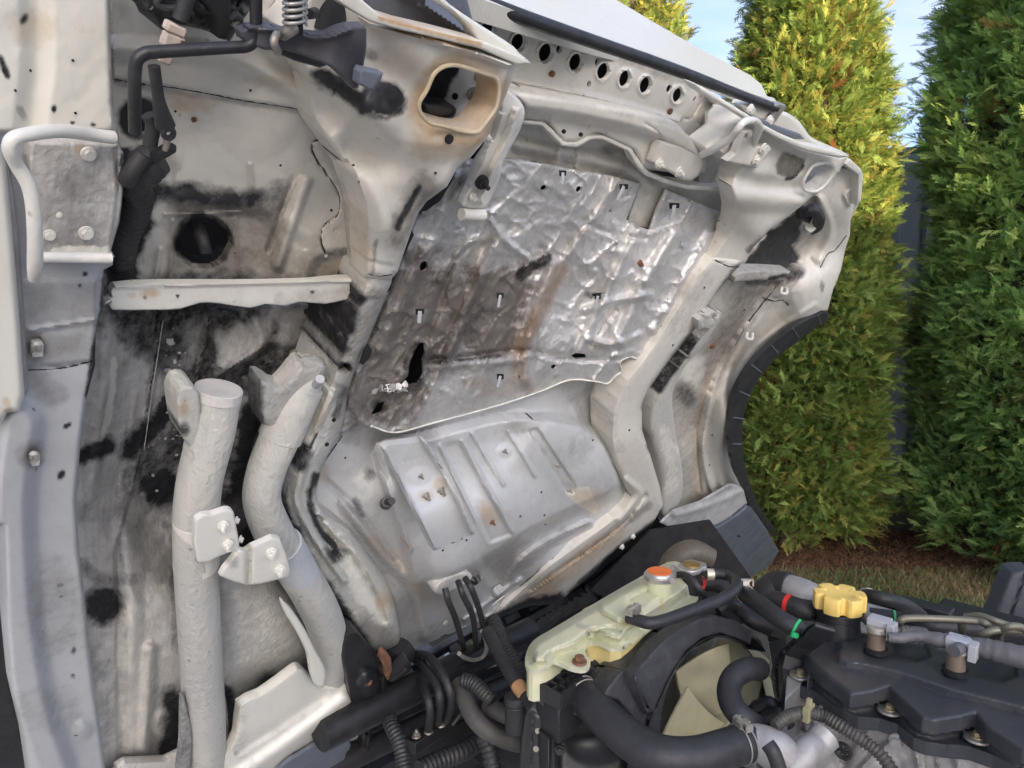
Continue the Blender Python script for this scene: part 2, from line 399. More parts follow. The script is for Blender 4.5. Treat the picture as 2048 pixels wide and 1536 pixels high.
# --- unseen building added behind the camera, shaped to keep the sun off the truck
m_wall = simple('render_wall', (.62, .60, .55), .9, scale=8); m_roof = simple('roof_tiles', (.22, .10, .07), .8, scale=20)
hs = thing('shade_house', 'unseen rendered building added behind the photographer to shade the truck', 'shade_house', (6, -9, 0))
HX = [(2, 0), (10.7, 0), (10.7, 6.9), (9, 8.5), (7.35, 6.9), (7.3, 4.95), (2, 4.95)]
MB().prism([(x, -9.1, z) for x, z in HX], (2.55, -7, 0)).build('wall', m_wall, hs)
MB().prism([(1.8, -8.95, 4.96), (7.3, -8.95, 4.96), (9.9, -16.2, 4.96), (4.4, -16.2, 4.96)], (0, 0, .12)).build('roof', m_roof, hs)
rb = MB()
for a, b_ in (((9, 8.5), (7.3, 6.85)), ((9, 8.5), (10.9, 6.7))):
    A = np.array([a[0], 0, a[1]]); B = np.array([b_[0], 0, b_[1]]); d = (B - A); q = np.array([-d[2], 0, d[0]]); q = q / np.linalg.norm(q) * .12; q = q if q[2] > 0 else -q
    rb.prism([A + (0, -8.9, .01), B + (0, -8.9, .01), B + q + (0, -8.9, 0), A + q + (0, -8.9, 0)], (2.69, -7.4, 0))
rb.build('roof', m_roof, hs)

# --- metal sheet fence behind the hedge
m_fence = simple('blue_grey_sheet_metal', (.20, .24, .29), .45, scale=4, var=.15, bump=.02)
fe = thing('metal_fence', 'tall blue-grey ribbed metal sheet fence behind the conifers', 'fence', (2.5, 5.9, 0))
V = []; Fc = []; xs = []; ys = []
x = -1.0
while x < 8:
    for dx, dy in ((0, 0), (.17, 0), (.19, -.03), (.23, -.03)): xs.append(x + dx); ys.append(5.9 + dy)
    x += .25
for i, (a, b_) in enumerate(zip(xs, ys)):
    zt = 2.74 + .05 * (a - 2.9); V += [(a, b_, .02), (a, b_, zt), (a, b_ + .012, zt), (a, b_ + .012, .02)]
for i in range(len(xs) - 1):
    k = i * 4; Fc += [(k, k + 4, k + 5, k + 1), (k + 1, k + 5, k + 6, k + 2), (k + 2, k + 6, k + 7, k + 3)]
mesh('sheet_panel', V, Fc, m_fence, fe, smooth_=False)
for px_ in (-.6, 1.9, 4.4, 6.9): MB().box((px_, 5.97, 1.3), ((1, 0, 0), (0, 1, 0), (0, 0, 1)), (.03, .03, 1.3)).build('post', m_fence, fe)

# --- arborvitae
def frond_template(rs):
    V = []; Fc = []
    def strip(a, b_, w0, w1, bend=0):
        a = np.array(a); b_ = np.array(b_); d = b_ - a; q = np.array([-d[1], d[0], 0]); q = q / (np.linalg.norm(q) + 1e-9); k = len(V)
        V.extend([a - q * w0, a + q * w0, b_ + q * w1, b_ - q * w1]); Fc.append((k, k + 1, k + 2, k + 3))
    curve = rs.uniform(-.15, .15)
    def ax(t): return np.array([curve * t * t, t, -.16 * t * t])
    for i in range(4): strip(ax(i / 4), ax((i + 1) / 4), .022, .016)
    ns = 6
    for i in range(ns):
        t = .10 + .8 * i / ns
        for s in (-1, 1):
            t2 = t + (0 if s < 0 else .06); ln = (.33 * (1 - t2) + .09) * rs.uniform(.75, 1.15); a_ = R_(rs.uniform(20, 34)) * s
            o_ = ax(t2); e_ = o_ + np.array([math.sin(a_) * ln, math.cos(a_) * ln, -.10 * ln + rs.uniform(-.05, .05)])
            strip(o_, e_, .019, .010)
            for j in range(3 if ln > .2 else 1):
                u = .35 + .25 * j; m_ = o_ + (e_ - o_) * u; a3 = a_ * (.25 if j % 2 else 1.75); l3 = ln * .38 * rs.uniform(.7, 1.2)
                strip(m_, m_ + np.array([math.sin(a3) * l3, math.cos(a3) * l3, rs.uniform(-.03, .03)]), .017, .009)
    return np.array(V), np.array(Fc)
TPL = [frond_template(np.random.default_rng(k)) for k in range(6)]
def leafmat(name, dark, mid_green, gold):
    m, n, l, b = newmat(name); t = attr(n, 'tint'); 
    c = mix(n, l, mp_(n, l, t, 0, .55), dark, mid_green); c = mix(n, l, mp_(n, l, t, .6, .93), c, gold)  # tint runs dark to mid green to gold, varied per spray
    c = mix(n, l, attr(n, 'dead'), c, (.20, .085, .03))
    l.new(c, b.inputs['Base Color']); b.inputs['Roughness'].default_value = .55; b.inputs['Specular IOR Level'].default_value = .25
    tr = n.new('ShaderNodeBsdfTranslucent'); l.new(c, tr.inputs['Color']); ms = n.new('ShaderNodeMixShader'); ms.inputs[0].default_value = .38
    l.new(b.outputs[0], ms.inputs[1]); l.new(tr.outputs[0], ms.inputs[2]); l.new(ms.outputs[0], n['Material Output'].inputs[0]); return m
m_leafA = leafmat('conifer_spray_olive', (.12, .20, .05), (.28, .38, .09), (.44, .40, .10))
m_leafB = leafmat('conifer_spray_green', (.11, .21, .065), (.28, .43, .12), (.42, .52, .15))
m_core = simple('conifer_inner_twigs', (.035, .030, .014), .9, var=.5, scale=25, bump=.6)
m_bark = simple('conifer_bark', (.16, .09, .06), .9, var=.4, scale=30, bump=.8)
def conifer(label, cx, cy, H, r0, prof, mat, seed, nclus, facing=True, size=.088):
    rs = np.random.default_rng(seed); t = thing('arborvitae_tree', label, 'tree', (cx, cy, 0), 'conifer hedge trees behind the truck')
    ph = rs.uniform(0, 6.3, 8)
    def rad(z, a):
        return r0 * np.interp(z / H, *prof) * (1 + .07 * np.sin(2 * a + ph[0] + z * 1.3) + .05 * np.sin(5 * a + ph[1] + 3.1 * z) + .045 * np.sin(9 * a + ph[2] + 6.3 * z) + .05 * np.sin(z * 5.2 + ph[3]))
    aa = np.linspace(0, 2 * np.pi, 40, endpoint=False); zz = np.linspace(.22, H * .97, 44); V = []; Fc = []
    for z in zz:
        r = rad(z, aa) * .80 * (1 + .12 * (vnoise(aa * 3 + seed, z * 4 + aa * 0) - .5)); V += [(cx + r_ * math.cos(a), cy + r_ * math.sin(a), z) for a, r_ in zip(aa, r)]
    for i in range(43):
        for j in range(40): Fc.append((i * 40 + j, i * 40 + (j + 1) % 40, (i + 1) * 40 + (j + 1) % 40, (i + 1) * 40 + j))
    Fc += [tuple(range(40))[::-1], tuple(range(43 * 40, 44 * 40))]
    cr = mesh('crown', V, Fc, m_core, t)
    # branch tips, each a tuft of flat sprays
    z = .16 + (H - .2) * rs.random(nclus * 3); a = rs.uniform(-np.pi, np.pi, nclus * 3)
    keep = rs.random(nclus * 3) < np.clip(np.interp(z / H, *prof), .1, 1)
    toward = math.atan2(-cy, -cx * .8)
    if facing: keep &= (np.cos(a - toward) > -.25) | (rs.random(nclus * 3) < .25)
    z = z[keep][:nclus]; a = a[keep][:nclus]; r = rad(z, a) * rs.uniform(.80, 1.0, len(z)); n_ = len(z)
    base = np.stack([cx + r * np.cos(a), cy + r * np.sin(a), z], -1)
    dirc = np.stack([np.cos(a), np.sin(a), rs.uniform(.2, 1.2, n_)], -1) + rs.normal(0, .28, (n_, 3)); dirc /= np.linalg.norm(dirc, axis=1)[:, None]
    ctint = np.clip(rs.normal(.42, .2, n_) + .25 * (fbm(base[:, 0] * 3 + base[:, 1] * 2, base[:, 2] * 3) - .47) * 2, 0, 1); cdead = (rs.random(n_) < .022)
    K = 13
    B = np.repeat(base, K, 0); Dd = np.repeat(dirc, K, 0) + rs.normal(0, .42, (n_ * K, 3)); Dd /= np.linalg.norm(Dd, axis=1)[:, None]
    B = B + np.repeat(dirc, K, 0) * rs.uniform(-.03, .10, (n_ * K, 1)) + rs.normal(0, .028, (n_ * K, 3))
    Sz = size * rs.uniform(.6, 1.35, n_ * K); tint = np.clip(np.repeat(ctint, K) + rs.normal(0, .16, n_ * K), 0, 1); dead = np.repeat(cdead, K) * rs.uniform(.4, 1, n_ * K)
    side = np.cross(Dd, np.array([0, 0, 1.]) + rs.normal(0, .55, (n_ * K, 3))); side /= np.linalg.norm(side, axis=1)[:, None]; up = np.cross(side, Dd)
    VV = []; FF = []; TT = []; DD = []; off = 0; kind = rs.integers(0, len(TPL), n_ * K)
    for q, (tv, tf) in enumerate(TPL):
        s = kind == q; m_ = s.sum()
        W = B[s][:, None] + Sz[s][:, None, None] * (tv[None, :, 0:1] * side[s][:, None] + tv[None, :, 1:2] * Dd[s][:, None] + tv[None, :, 2:3] * up[s][:, None])
        VV.append(W.reshape(-1, 3)); FF.append((tf[None] + (np.arange(m_) * len(tv))[:, None, None] + off).reshape(-1, 4)); off += m_ * len(tv)
        tipg = .18 * tv[:, 1]; TT.append(np.clip(tint[s][:, None] + tipg[None], 0, 1).ravel()); DD.append(np.repeat(dead[s], len(tv)))
    VV = np.vstack(VV); FF = np.vstack(FF); me = bpy.data.meshes.new('foliage')
    me.vertices.add(len(VV)); me.vertices.foreach_set('co', (VV - np.array([cx, cy, 0])).astype(np.float32).ravel())
    me.loops.add(FF.size); me.loops.foreach_set('vertex_index', FF.astype(np.int32).ravel())
    me.polygons.add(len(FF)); me.polygons.foreach_set('loop_start', (np.arange(len(FF)) * 4).astype(np.int32)); me.update()
    for k_, arr in (('tint', np.concatenate(TT)), ('dead', np.concatenate(DD))):
        at = me.attributes.new(k_, 'FLOAT', 'POINT'); at.data.foreach_set('value', arr.astype(np.float32))
    me.materials.append(mat); o = bpy.data.objects.new('foliage', me); place(o, (cx, cy, 0), t); 
    o.parent = cr; o.location = np.array([cx, cy, 0]) - WL[cr]
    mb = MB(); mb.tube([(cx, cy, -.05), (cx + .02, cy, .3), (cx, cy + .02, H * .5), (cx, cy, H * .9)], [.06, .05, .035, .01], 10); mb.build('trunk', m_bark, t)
    return t
PR = ([0, .06, .2, .45, .7, .88, 1], [.72, .92, 1, 1, .86, .55, .12])
conifer('slim conifer with sunlit golden top directly behind the cab roof', .72, 5.1, 4.6, .37, PR, m_leafA, 3, 1300)
conifer('tall conifer with yellow sunlit upper half rising right behind the cab', 1.80, 4.78, 4.9, .44, ([0, .06, .2, .45, .6, .7, .88, 1], [.9, 1.06, 1.06, .96, .76, .64, .4, .12]), m_leafA, 11, 4000)
conifer('broad shaded green conifer filling the right edge', 3.395, 4.45, 4.7, .82, ([0, .06, .2, .45, .7, .88, 1], [.95, 1.06, 1.05, .98, .92, .72, .12]), m_leafB, 23, 6000)

# --- ground cover at the foot of the hedge
m_grass, n, l, b = newmat('grass_blades'); l.new(mix(n, l, mp_(n, l, attr(n, 'tint'), .3, .7), (.09, .15, .03), (.34, .28, .13)), b.inputs['Base Color']); b.inputs['Roughness'].default_value = .7
m_lit, n, l, b = newmat('dead_needles'); l.new(mix(n, l, attr(n, 'tint'), (.12, .045, .022), (.34, .19, .09)), b.inputs['Base Color']); b.inputs['Roughness'].default_value = .85
def blades(name, label, cat, N_, xr, yr, hgt, wid, flat, mat, seed, dens=None):
    rs = np.random.default_rng(seed); x = rs.uniform(*xr, N_); y = rs.uniform(*yr, N_)
    k = fbm(x * 3 + seed, y * 3) + rs.normal(0, .10, N_) > (dens or .0); x, y = x[k], y[k]; n_ = len(x)
    a = rs.uniform(0, 6.28, n_); hh = hgt * rs.uniform(.3, 1.2, n_); ln = rs.uniform(.2, 1.0, n_) * hgt * flat; a2 = rs.uniform(0, 6.28, n_)
    w_ = wid * rs.uniform(.6, 1.3, n_); B = np.stack([x, y, np.full(n_, .002)], -1)
    if flat > 2: B[:, 2] += rs.uniform(0, .03, n_)
    S_ = np.stack([np.cos(a) * w_, np.sin(a) * w_, 0 * a], -1); M = B + np.stack([np.cos(a2) * ln * .4, np.sin(a2) * ln * .4, hh * .65], -1); T = B + np.stack([np.cos(a2) * ln, np.sin(a2) * ln, hh], -1)
    V = np.stack([B - S_, B + S_, M + S_ * .7, M - S_ * .7, T], 1).reshape(-1, 3); i = np.arange(n_) * 5
    Fc = [(q, q + 1, q + 2, q + 3) for q in i] + [(q + 3, q + 2, q + 4) for q in i]
    tint = np.clip(fbm(x * 2 + 9, y * 2) + rs.normal(0, .18, n_), 0, 1)
    o = mesh(name, V, Fc, mat, None, smooth_=False, attrs={'tint': np.repeat(tint, 5)}); tag(o, label, cat, kind='stuff')
blades('grass', 'short half-dry grass strip in front of the conifers', 'grass', 60000, (-.2, 4.2), (2.9, 4.25), .055, .0018, 1.1, m_grass, 2)
blades('needle_litter', 'rust-brown fallen needles under the conifers', 'needle litter', 60000, (.6, 4.3), (3.85, 5.0), .014, .0024, 4.0, m_lit, 5, .33)
# ============================================================ THE TILTED CAB
CREAM = (.65, .63, .565); GREY = (.47, .475, .45)
m_pan0 = paint_mat('pale_grey_primer', (.53, .54, .53), (.46, .47, .47), .4, .08, 90, speck=.2)
m_paint = paint_mat('cream_underbody_paint', CREAM, (.60, .58, .52), .36, .10, 90, speck=.3, coat=.2)
m_grey = paint_mat('grey_sprayed_panel', (.43, .445, .455), (.37, .385, .40), .5, .2, 140, speck=.5)
m_coatd = paint_mat('rough_stone_guard', (.50, .49, .44), (.43, .43, .405), .55, .75, 170, streak=.0, speck=.25, lump=.75)
m_dirty = paint_mat('brushed_sooty_panel', (.60, .585, .55), (.47, .46, .44), .6, .6, 160, streak=.32, dirt=(.13, .12, .11), speck=.4, lump=.5)
m_black = simple('black_plastic', (.016, .017, .020), .42, var=.4, scale=25, bump=.15, dust=.25, dcol=(.09, .085, .08))
m_blackm = simple('black_painted_metal', (.014, .014, .016), .38, var=.5, scale=40, bump=.25, dust=.35, dcol=(.07, .06, .05))
m_rubber = simple('black_rubber', (.020, .020, .022), .5, var=.35, scale=40, bump=.2, dust=.35, dcol=(.10, .095, .09))
m_bluegrey = simple('slate_grey_plastic', (.11, .125, .155), .5, var=.12, scale=12, bump=.05, dust=.2, dcol=(.3, .3, .3))
m_steel = simple('dull_zinc_steel', (.42, .40, .36), .42, .75, var=.3, scale=60, bump=.2, dust=.4, dcol=(.28, .17, .09), dscale=60)
m_rusty = simple('rusty_steel', (.20, .10, .06), .75, .3, var=.5, scale=60, bump=.5)
m_alu = simple('cast_aluminium', (.40, .39, .38), .55, .45, var=.2, scale=22, bump=.5, dust=.55, dcol=(.20, .18, .16), dscale=14)
m_void = simple('soot_and_shade_black', (.008, .008, .009), .8, var=.3, scale=30, bump=.3)  # black for the sooty inner skin and, as painted-in shade, holes and gaps
cab = thing('truck_cab', 'tilted cream truck cab seen from underneath, smeared with soot and black overspray', 'truck cab', P(740, 1290, 0))
J = lambda pts: [tuple(p) for p in pts]

# --- far backing sheet: inner floor skin
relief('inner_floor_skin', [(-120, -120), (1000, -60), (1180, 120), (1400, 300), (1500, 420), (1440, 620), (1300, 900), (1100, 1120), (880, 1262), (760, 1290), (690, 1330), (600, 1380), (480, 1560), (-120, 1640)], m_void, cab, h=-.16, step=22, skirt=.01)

# --- near pillar (left)
pill = relief('door_pillar', [(-60, -60), (219, -60), (219, 0), (222, 103), (226, 205), (236, 267), (246, 321), (248, 376), (239, 444), (222, 496), (226, 530), (207, 540), (205, 620), (192, 655), (190, 730), (172, 800), (160, 900), (152, 1000), (158, 1100), (170, 1200), (178, 1290), (192, 1400), (204, 1480), (218, 1600), (60, 1600), (48, 1480), (24, 1380), (14, 1250), (8, 1050), (-60, 1050)],
    m_grey, cab, h=.03, step=5, edge=(9, .012), skirt=.06,
    feats=[ridge([(70, -40), (75, 120), (60, 250)], 40, -.008), plateau([(-60, -60), (226, -60), (226, 262), (-60, 262)], .006, 6), ridge([(60, 660), (190, 640)], 8, .004),
           ridge([(55, 738), (120, 735), (190, 720)], 3, -.004), plateau([(-60, 738), (190, 722), (190, 560), (-60, 560)], .004, 4), wrinkle(80, .003, 3), ridge([(40, 850), (22, 1000), (30, 1200), (60, 1400), (110, 1560)], 60, .018, .3),
           dome((72, 692), 16, 22, -.010), dome((65, 912), 14, 20, -.008), dome((165, 1460), 22, 22, .006), wrinkle(18, .0004, 9)],
    paint=[('soot', blob((48, 38), 9, 15, 30, .8)), ('soot', stroke([(0, 115), (14, 150)], 8, .8)), ('soot', blob((43, 225), 11, 22, -20, .5)), ('soot', blob((108, 218), 6, 8)), ('soot', blob((145, 246), 5, 5)), ('soot', blob((186, 250), 7, 6)),
           ('bare', area([(-60, -60), (226, -60), (226, 262), (-60, 262)], .9, 60)), ('rust', blob((70, 60), 70, 45, 0, .28)), ('rust', blob((170, 55), 30, 20, 0, .2)),
           ('dirt', area([(40, 560), (210, 560), (200, 660), (50, 660)], .5, 40)), ('dirt', stroke([(50, 700), (190, 690)], 40, .55)), ('dirt', stroke([(60, 745), (120, 790)], 30, .5)), ('dirt', blob((65, 912), 30, 34, 0, .75)), ('dirt', blob((72, 692), 30, 38, 0, .85)),
           ('soot', blob((170, 548), 7, 5)), ('soot', blob((160, 572), 6, 4)), ('soot', blob((122, 950), 12, 8, -60)), ('soot', blob((135, 850), 10, 5, -30)), ('soot', blob((148, 1300), 7, 11, 20, .7)), ('soot', blob((145, 1352), 6, 5, 0, .7)), ('soot', blob((118, 1170), 10, 6, -20, .55)),
           ('soot', stroke([(210, 560), (205, 640), (190, 700), (178, 790)], 10, .8)), ('dirt', blob((110, 1220), 70, 130, 0, .35)), ('dirt', blob((90, 1420), 90, 60, 0, .3))])
for c_ in ((72, 695), (66, 914)):
    p = P(c_[0], c_[1], .034); o = MB(); 
    o.tube([P(c_[0] - 6, c_[1] + 10, .034), P(c_[0] - 3, c_[1] - 6, .044), P(c_[0] + 6, c_[1] - 5, .044), P(c_[0] + 6, c_[1] + 12, .034)], .0025, 8); o.box(p, (L, U, N), (.004, .006, .006)); o.build('trim_clip', m_coatd, cab)
relief('pillar_outer_flange', [(-80, 1040), (6, 1050), (14, 1250), (24, 1380), (48, 1480), (80, 1600), (-10, 1600), (-28, 1500), (-30, 1240), (-80, 1200)], m_blackm, cab, h=.012, step=8, edge=(8, .01), skirt=.03)
# white sill strip on the far left
relief('sill_trim_strip', [(-40, 280), (2, 285), (12, 330), (22, 430), (30, 520), (38, 620), (43, 700), (49, 790), (40, 822), (14, 826), (4, 845), (-40, 850)], m_paint, cab, h=.060, step=6, edge=(12, .012), skirt=.03, paint=[('bare', allover(.7)), ('rust', stroke([(12, 800), (18, 826)], 8, .5))])
relief('sill_inner_edge', [(0, 290), (20, 330), (30, 400), (38, 470), (44, 560), (52, 680), (56, 780), (44, 800), (34, 700), (22, 560), (10, 400), (-4, 330)], m_grey, cab, h=.045, step=6, edge=(5, .006), skirt=.03, paint=[('dirt', allover(.6))])
# grab handle and bracket
br_ = relief('handle_bracket', [(60, 290), (90, 282), (234, 286), (243, 330), (246, 380), (236, 450), (222, 500), (222, 520), (84, 520), (80, 440), (60, 360)], m_dirty, cab, h=.050, step=4, edge=(8, .008), skirt=.02, sm=2,
    feats=[wrinkle(14, .0015, 4), ridge([(232, 300), (238, 380), (226, 480)], 8, -.004)], paint=[('dirt', allover(.42)), ('dirt', blob((160, 370), 70, 50, 10, .6)), ('rust', blob((160, 300), 18, 14, 0, .45)), ('bare', blob((118, 430), 8, 8)), ('bare', stroke([(110, 505), (210, 500)], 12, .8))])
for x_, y_, r_ in ((177, 308, 15), (172, 466, 15), (99, 470, 12)): bolt_mb(P(x_, y_, .051), N, r_ * mpp(P(x_, y_, .05)), rot=.2 * x_).build('bolt', m_paint, br_)
bolt_mb(P(118, 432, .05), N, 5 * mpp(P(118, 432))).build('plug', m_paint, br_)
def ctube(name, pts, mat, parent, n=18, **k):        # pts: (px, py, h, radius in photo px)
    P3 = [P(a, b, c) for a, b, c, d in pts]; r = [d * mpp(q) for q, (_, _, _, d) in zip(P3, pts)]
    return MB().tube(P3, r, n, **k).build(name, mat, parent, ang=60)
m_bar = paint_mat('cream_tube_paint', (.68, .67, .61), (.63, .62, .57), .36, .25, 120, speck=.35, lump=.25, coat=.2)
ctube('grab_handle', [(226, 275, .062, 13), (180, 269, .068, 13), (120, 262, .085, 13.5), (60, 268, .10, 14), (26, 278, .105, 14), (20, 300, .105, 14), (34, 330, .10, 14), (56, 368, .10, 14), (66, 410, .10, 14), (70, 470, .098, 14), (70, 530, .09, 14), (68, 556, .075, 11)], m_bar, cab)
ctube('lower_tie_bar', [(82, 514, .062, 11), (140, 515, .062, 11), (222, 516, .062, 11)], m_bar, cab)

# --- upper panel between pillar and near rail
fm = cones([(230, 0, -.03), (230, 560, -.05), (620, 230, -.01), (420, 60, .0), (420, 500, -.045), (660, 420, -.02), (330, 300, -.035)])
up = relief('rear_floor_panel', [(214, -60), (640, -60), (660, 40), (700, 130), (720, 300), (730, 420), (735, 560), (640, 590), (214, 600)], m_paint, cab, h=fm, step=4, skirt=.010, holes=[ell((278, 236), 37, 40), ell((405, 482), 42, 38)],
    feats=[ridge([(228, 96), (320, 100), (450, 108), (560, 160), (620, 200)], 30, .012, .0), ridge([(228, 158), (300, 170), (345, 175), (420, 188), (480, 200), (560, 212), (615, 221)], 3.2, -.004), plateau([(220, -60), (660, -60), (640, 226), (480, 202), (345, 177), (226, 158)], .005, 3),
           ridge([(612, 362), (585, 440), (556, 530)], 16, .012, .2), ridge([(585, 355), (560, 430), (535, 500)], 8, -.006), ridge([(645, 278), (626, 286), (628, 310), (655, 350), (676, 385), (679, 420), (666, 440), (648, 452), (642, 480), (650, 505)], 3, -.004),
           plateau([(645, 278), (626, 286), (628, 310), (655, 350), (676, 385), (679, 420), (666, 440), (648, 452), (642, 480), (650, 505), (760, 520), (760, 260)], .004, 3),
           dome((405, 482), 58, 54, -.035, 0, 1), ridge([(330, 430), (480, 425)], 5, .004), ridge([(345, 440), (340, 560)], 8, .004), ridge([(470, 440), (476, 560)], 7, .004), ridge([(320, 500), (310, 560)], 10, .006), ridge([(500, 330), (505, 380)], 8, .005), ridge([(575, 60), (620, 120)], 20, .01),
           wrinkle(60, .006, 5), dome((388, 239), 7, 6, -.006), dome((672, 462), 7, 7, -.004), dome((600, 362), 4, 4, .003), ridge([(370, 400), (500, 410), (620, 470)], 30, .006)],
    paint=[('bare', area([(380, 290), (440, 280), (490, 340), (480, 370), (350, 360)], .8, 30)), ('rust', blob((380, 205), 60, 22, 10, .4)), ('rust', blob((540, 165), 50, 18, 10, .35)),
           ('soot', blob((278, 236), 46, 46, 0, .95, .3, .1)), ('soot', area([(244, 300), (290, 290), (330, 340), (312, 400), (300, 470), (280, 530), (262, 600), (200, 600), (222, 500), (246, 420)], 1, 26, 18)),
           ('soot', stroke([(300, 385), (370, 385), (450, 400), (520, 395)], 26, .85, .9)), ('soot', stroke([(450, 410), (540, 420), (560, 380)], 26, .5, .9)), ('soot', blob((405, 480), 62, 58, 0, 1, .25, .2)), ('soot', stroke([(214, 580), (420, 560), (600, 575)], 28, .7, .9)),  # the blob at the stub blackens the hole and its rim
           ('dirt', area([(330, 380), (560, 380), (590, 560), (330, 560)], .75, 60)), ('dirt', stroke([(330, 310), (360, 350), (385, 370)], 22, .5)), ('dirt', blob((640, 530), 70, 40, 0, .6)), ('soot', stroke([(600, 590), (640, 520), (700, 505)], 14, .5)),
           ('rust', blob((690, 540), 40, 25, 0, .3)), ('dirt', stroke([(230, 165), (615, 226)], 8, .45))])
ctube('rubber_stub', [(395, 455, -.06, 14), (405, 480, -.045, 13), (412, 505, -.04, 12)], m_rubber, cab)
for x_, y_ in ((388, 239), (672, 462), (650, 510), (612, 500)): bolt_mb(P(x_, y_, fm(x_, y_) - .001), N, 6 * mpp(P(x_, y_))).build('plug', m_rusty if x_ == 388 else m_paint, up)

# --- lower sooty side panel with folds
fl = cones([(180, 640, -.09), (180, 1500, -.02), (420, 620, -.13), (420, 1000, -.14), (640, 700, -.10), (300, 1300, -.03), (600, 1250, -.06), (480, 1100, -.09), (700, 900, -.1)])
lower = relief('side_floor_panel', [(150, 570), (740, 560), (720, 700), (690, 900), (660, 1050), (700, 1200), (700, 1420), (560, 1480), (420, 1600), (170, 1600), (150, 1400), (130, 1100), (130, 900)], m_dirty, cab, h=fl, step=5, skirt=.02,
    feats=[ridge([(322, 620), (300, 780), (282, 900), (262, 980)], 9, .012, .1), plateau([(150, 560), (318, 560), (298, 780), (262, 990), (230, 1100), (236, 1600), (100, 1600), (100, 560)], .012, 8), ridge([(420, 620), (405, 700), (385, 780)], 6, .010, .1), ridge([(225, 640), (200, 860), (180, 1000)], 22, .010), ridge([(255, 1050), (262, 1250), (268, 1500)], 34, .012), ridge([(300, 1300), (290, 1500)], 22, .014),
           ridge([(500, 620), (520, 700), (430, 760)], 22, .012), plateau([(420, 620), (640, 600), (600, 700), (540, 690), (430, 760)], .02, 12), dome((210, 1215), 62, 58, -.006), dome((330, 1445), 30, 32, .012), dome((322, 812), 12, 12, .005), ridge([(255, 840), (235, 990), (240, 1120)], 3, -.003),
           dome((535, 1260), 150, 190, .02, 0, 1.4), wrinkle(50, .010, 8), wrinkle(14, .0025, 2), ridge([(270, 790), (262, 870)], 14, .004), dome((445, 770), 40, 30, .015)],
    paint=[('soot', area([(210, 560), (640, 590), (630, 760), (560, 800), (500, 820), (480, 1000), (440, 1060), (400, 900), (340, 1010), (285, 1000), (262, 960), (300, 860), (330, 760), (250, 700), (205, 650)], .72, 90, 50)),
           ('clean', area([(430, 670), (500, 640), (560, 610), (520, 700), (440, 740)], .75, 24, 12)), ('clean', area([(560, 620), (640, 600), (625, 660), (560, 700)], .6, 24, 14)), ('clean', area([(370, 640), (420, 640), (400, 720), (360, 740)], .45, 24, 14)),
           ('soot', area([(480, 800), (660, 700), (660, 1100), (560, 1100), (470, 1160), (440, 1050)], .97, 40)), ('soot', stroke([(165, 910), (215, 890)], 24, .9)), ('soot', stroke([(260, 900), (330, 830), (350, 790)], 30, .9)), ('soot', blob((325, 975), 60, 52, 0, .95)), ('soot', blob((210, 1212), 50, 42, 0, .9, .5)), ('soot', stroke([(165, 1130), (200, 1160), (260, 1160)], 20, .45)),
           ('soot', stroke([(345, 1400), (355, 1440), (340, 1500), (355, 1560)], 34, .85)), ('soot', blob((340, 1450), 32, 34, 0, .6)), ('soot', stroke([(450, 1380), (470, 1480)], 30, .9)), ('soot', blob((535, 1360), 30, 30, 0, .9)), ('soot', stroke([(690, 1220), (710, 1330)], 40, .9)), ('soot', stroke([(330, 1050), (345, 1080), (350, 1300)], 10, .4)),
           ('bare', stroke([(228, 720), (222, 800), (204, 880)], 9, .75, .8)), ('bare', blob((350, 700), 16, 26, 0, .6, .9, .8)), ('bare', blob((255, 1300), 16, 40, 0, .4)), ('dirt', area([(160, 560), (260, 560), (240, 1600), (160, 1600)], .35, 50)),
           ('bare', area([(440, 1120), (600, 1180), (620, 1330), (440, 1420)], .6, 60)), ('bare', area([(170, 1260), (340, 1150), (340, 1380), (320, 1540), (200, 1540)], .42, 90, 60)), ('dirt', stroke([(260, 1020), (300, 1100), (340, 1160)], 44, .6))])
relief('rounded_housing', [(400, 1150), (440, 1120), (500, 1128), (560, 1150), (600, 1200), (626, 1262), (636, 1320), (600, 1350), (540, 1376), (470, 1420), (430, 1440), (400, 1400)], m_coatd, cab, h=.024, step=5, edge=(70, .05), skirt=.04, sm=2, feats=[wrinkle(40, .004, 3)], paint=[('bare', area([(450, 1150), (590, 1190), (610, 1310), (460, 1380)], .4, 60)), ('soot', blob((535, 1362), 26, 24, 0, .9)), ('soot', stroke([(445, 1380), (470, 1430)], 22, .9)), ('dirt', stroke([(440, 1140), (440, 1300)], 16, .5))])
# flakes stuck to the soot
fk = MB()
for k in range(34):
    a, b_ = (random.gauss(340, 26), random.gauss(830, 75)) if k % 3 else (random.gauss(355, 20), random.gauss(700, 45))
    s_ = random.uniform(.0008, .0022) * (2 if k % 9 == 0 else 1); p = P(a, b_, fl(a, b_) + .024); u_ = np.array([random.gauss(0, 1) for _ in range(3)]); u_, v_, _ = frame_of(u_)
    fk.box(p, (u_, v_, np.cross(u_, v_)), (s_, s_ * .7, s_ * .4))
tag(fk.build('dried_flake_spatter', m_coatd, lower), kind='stuff')

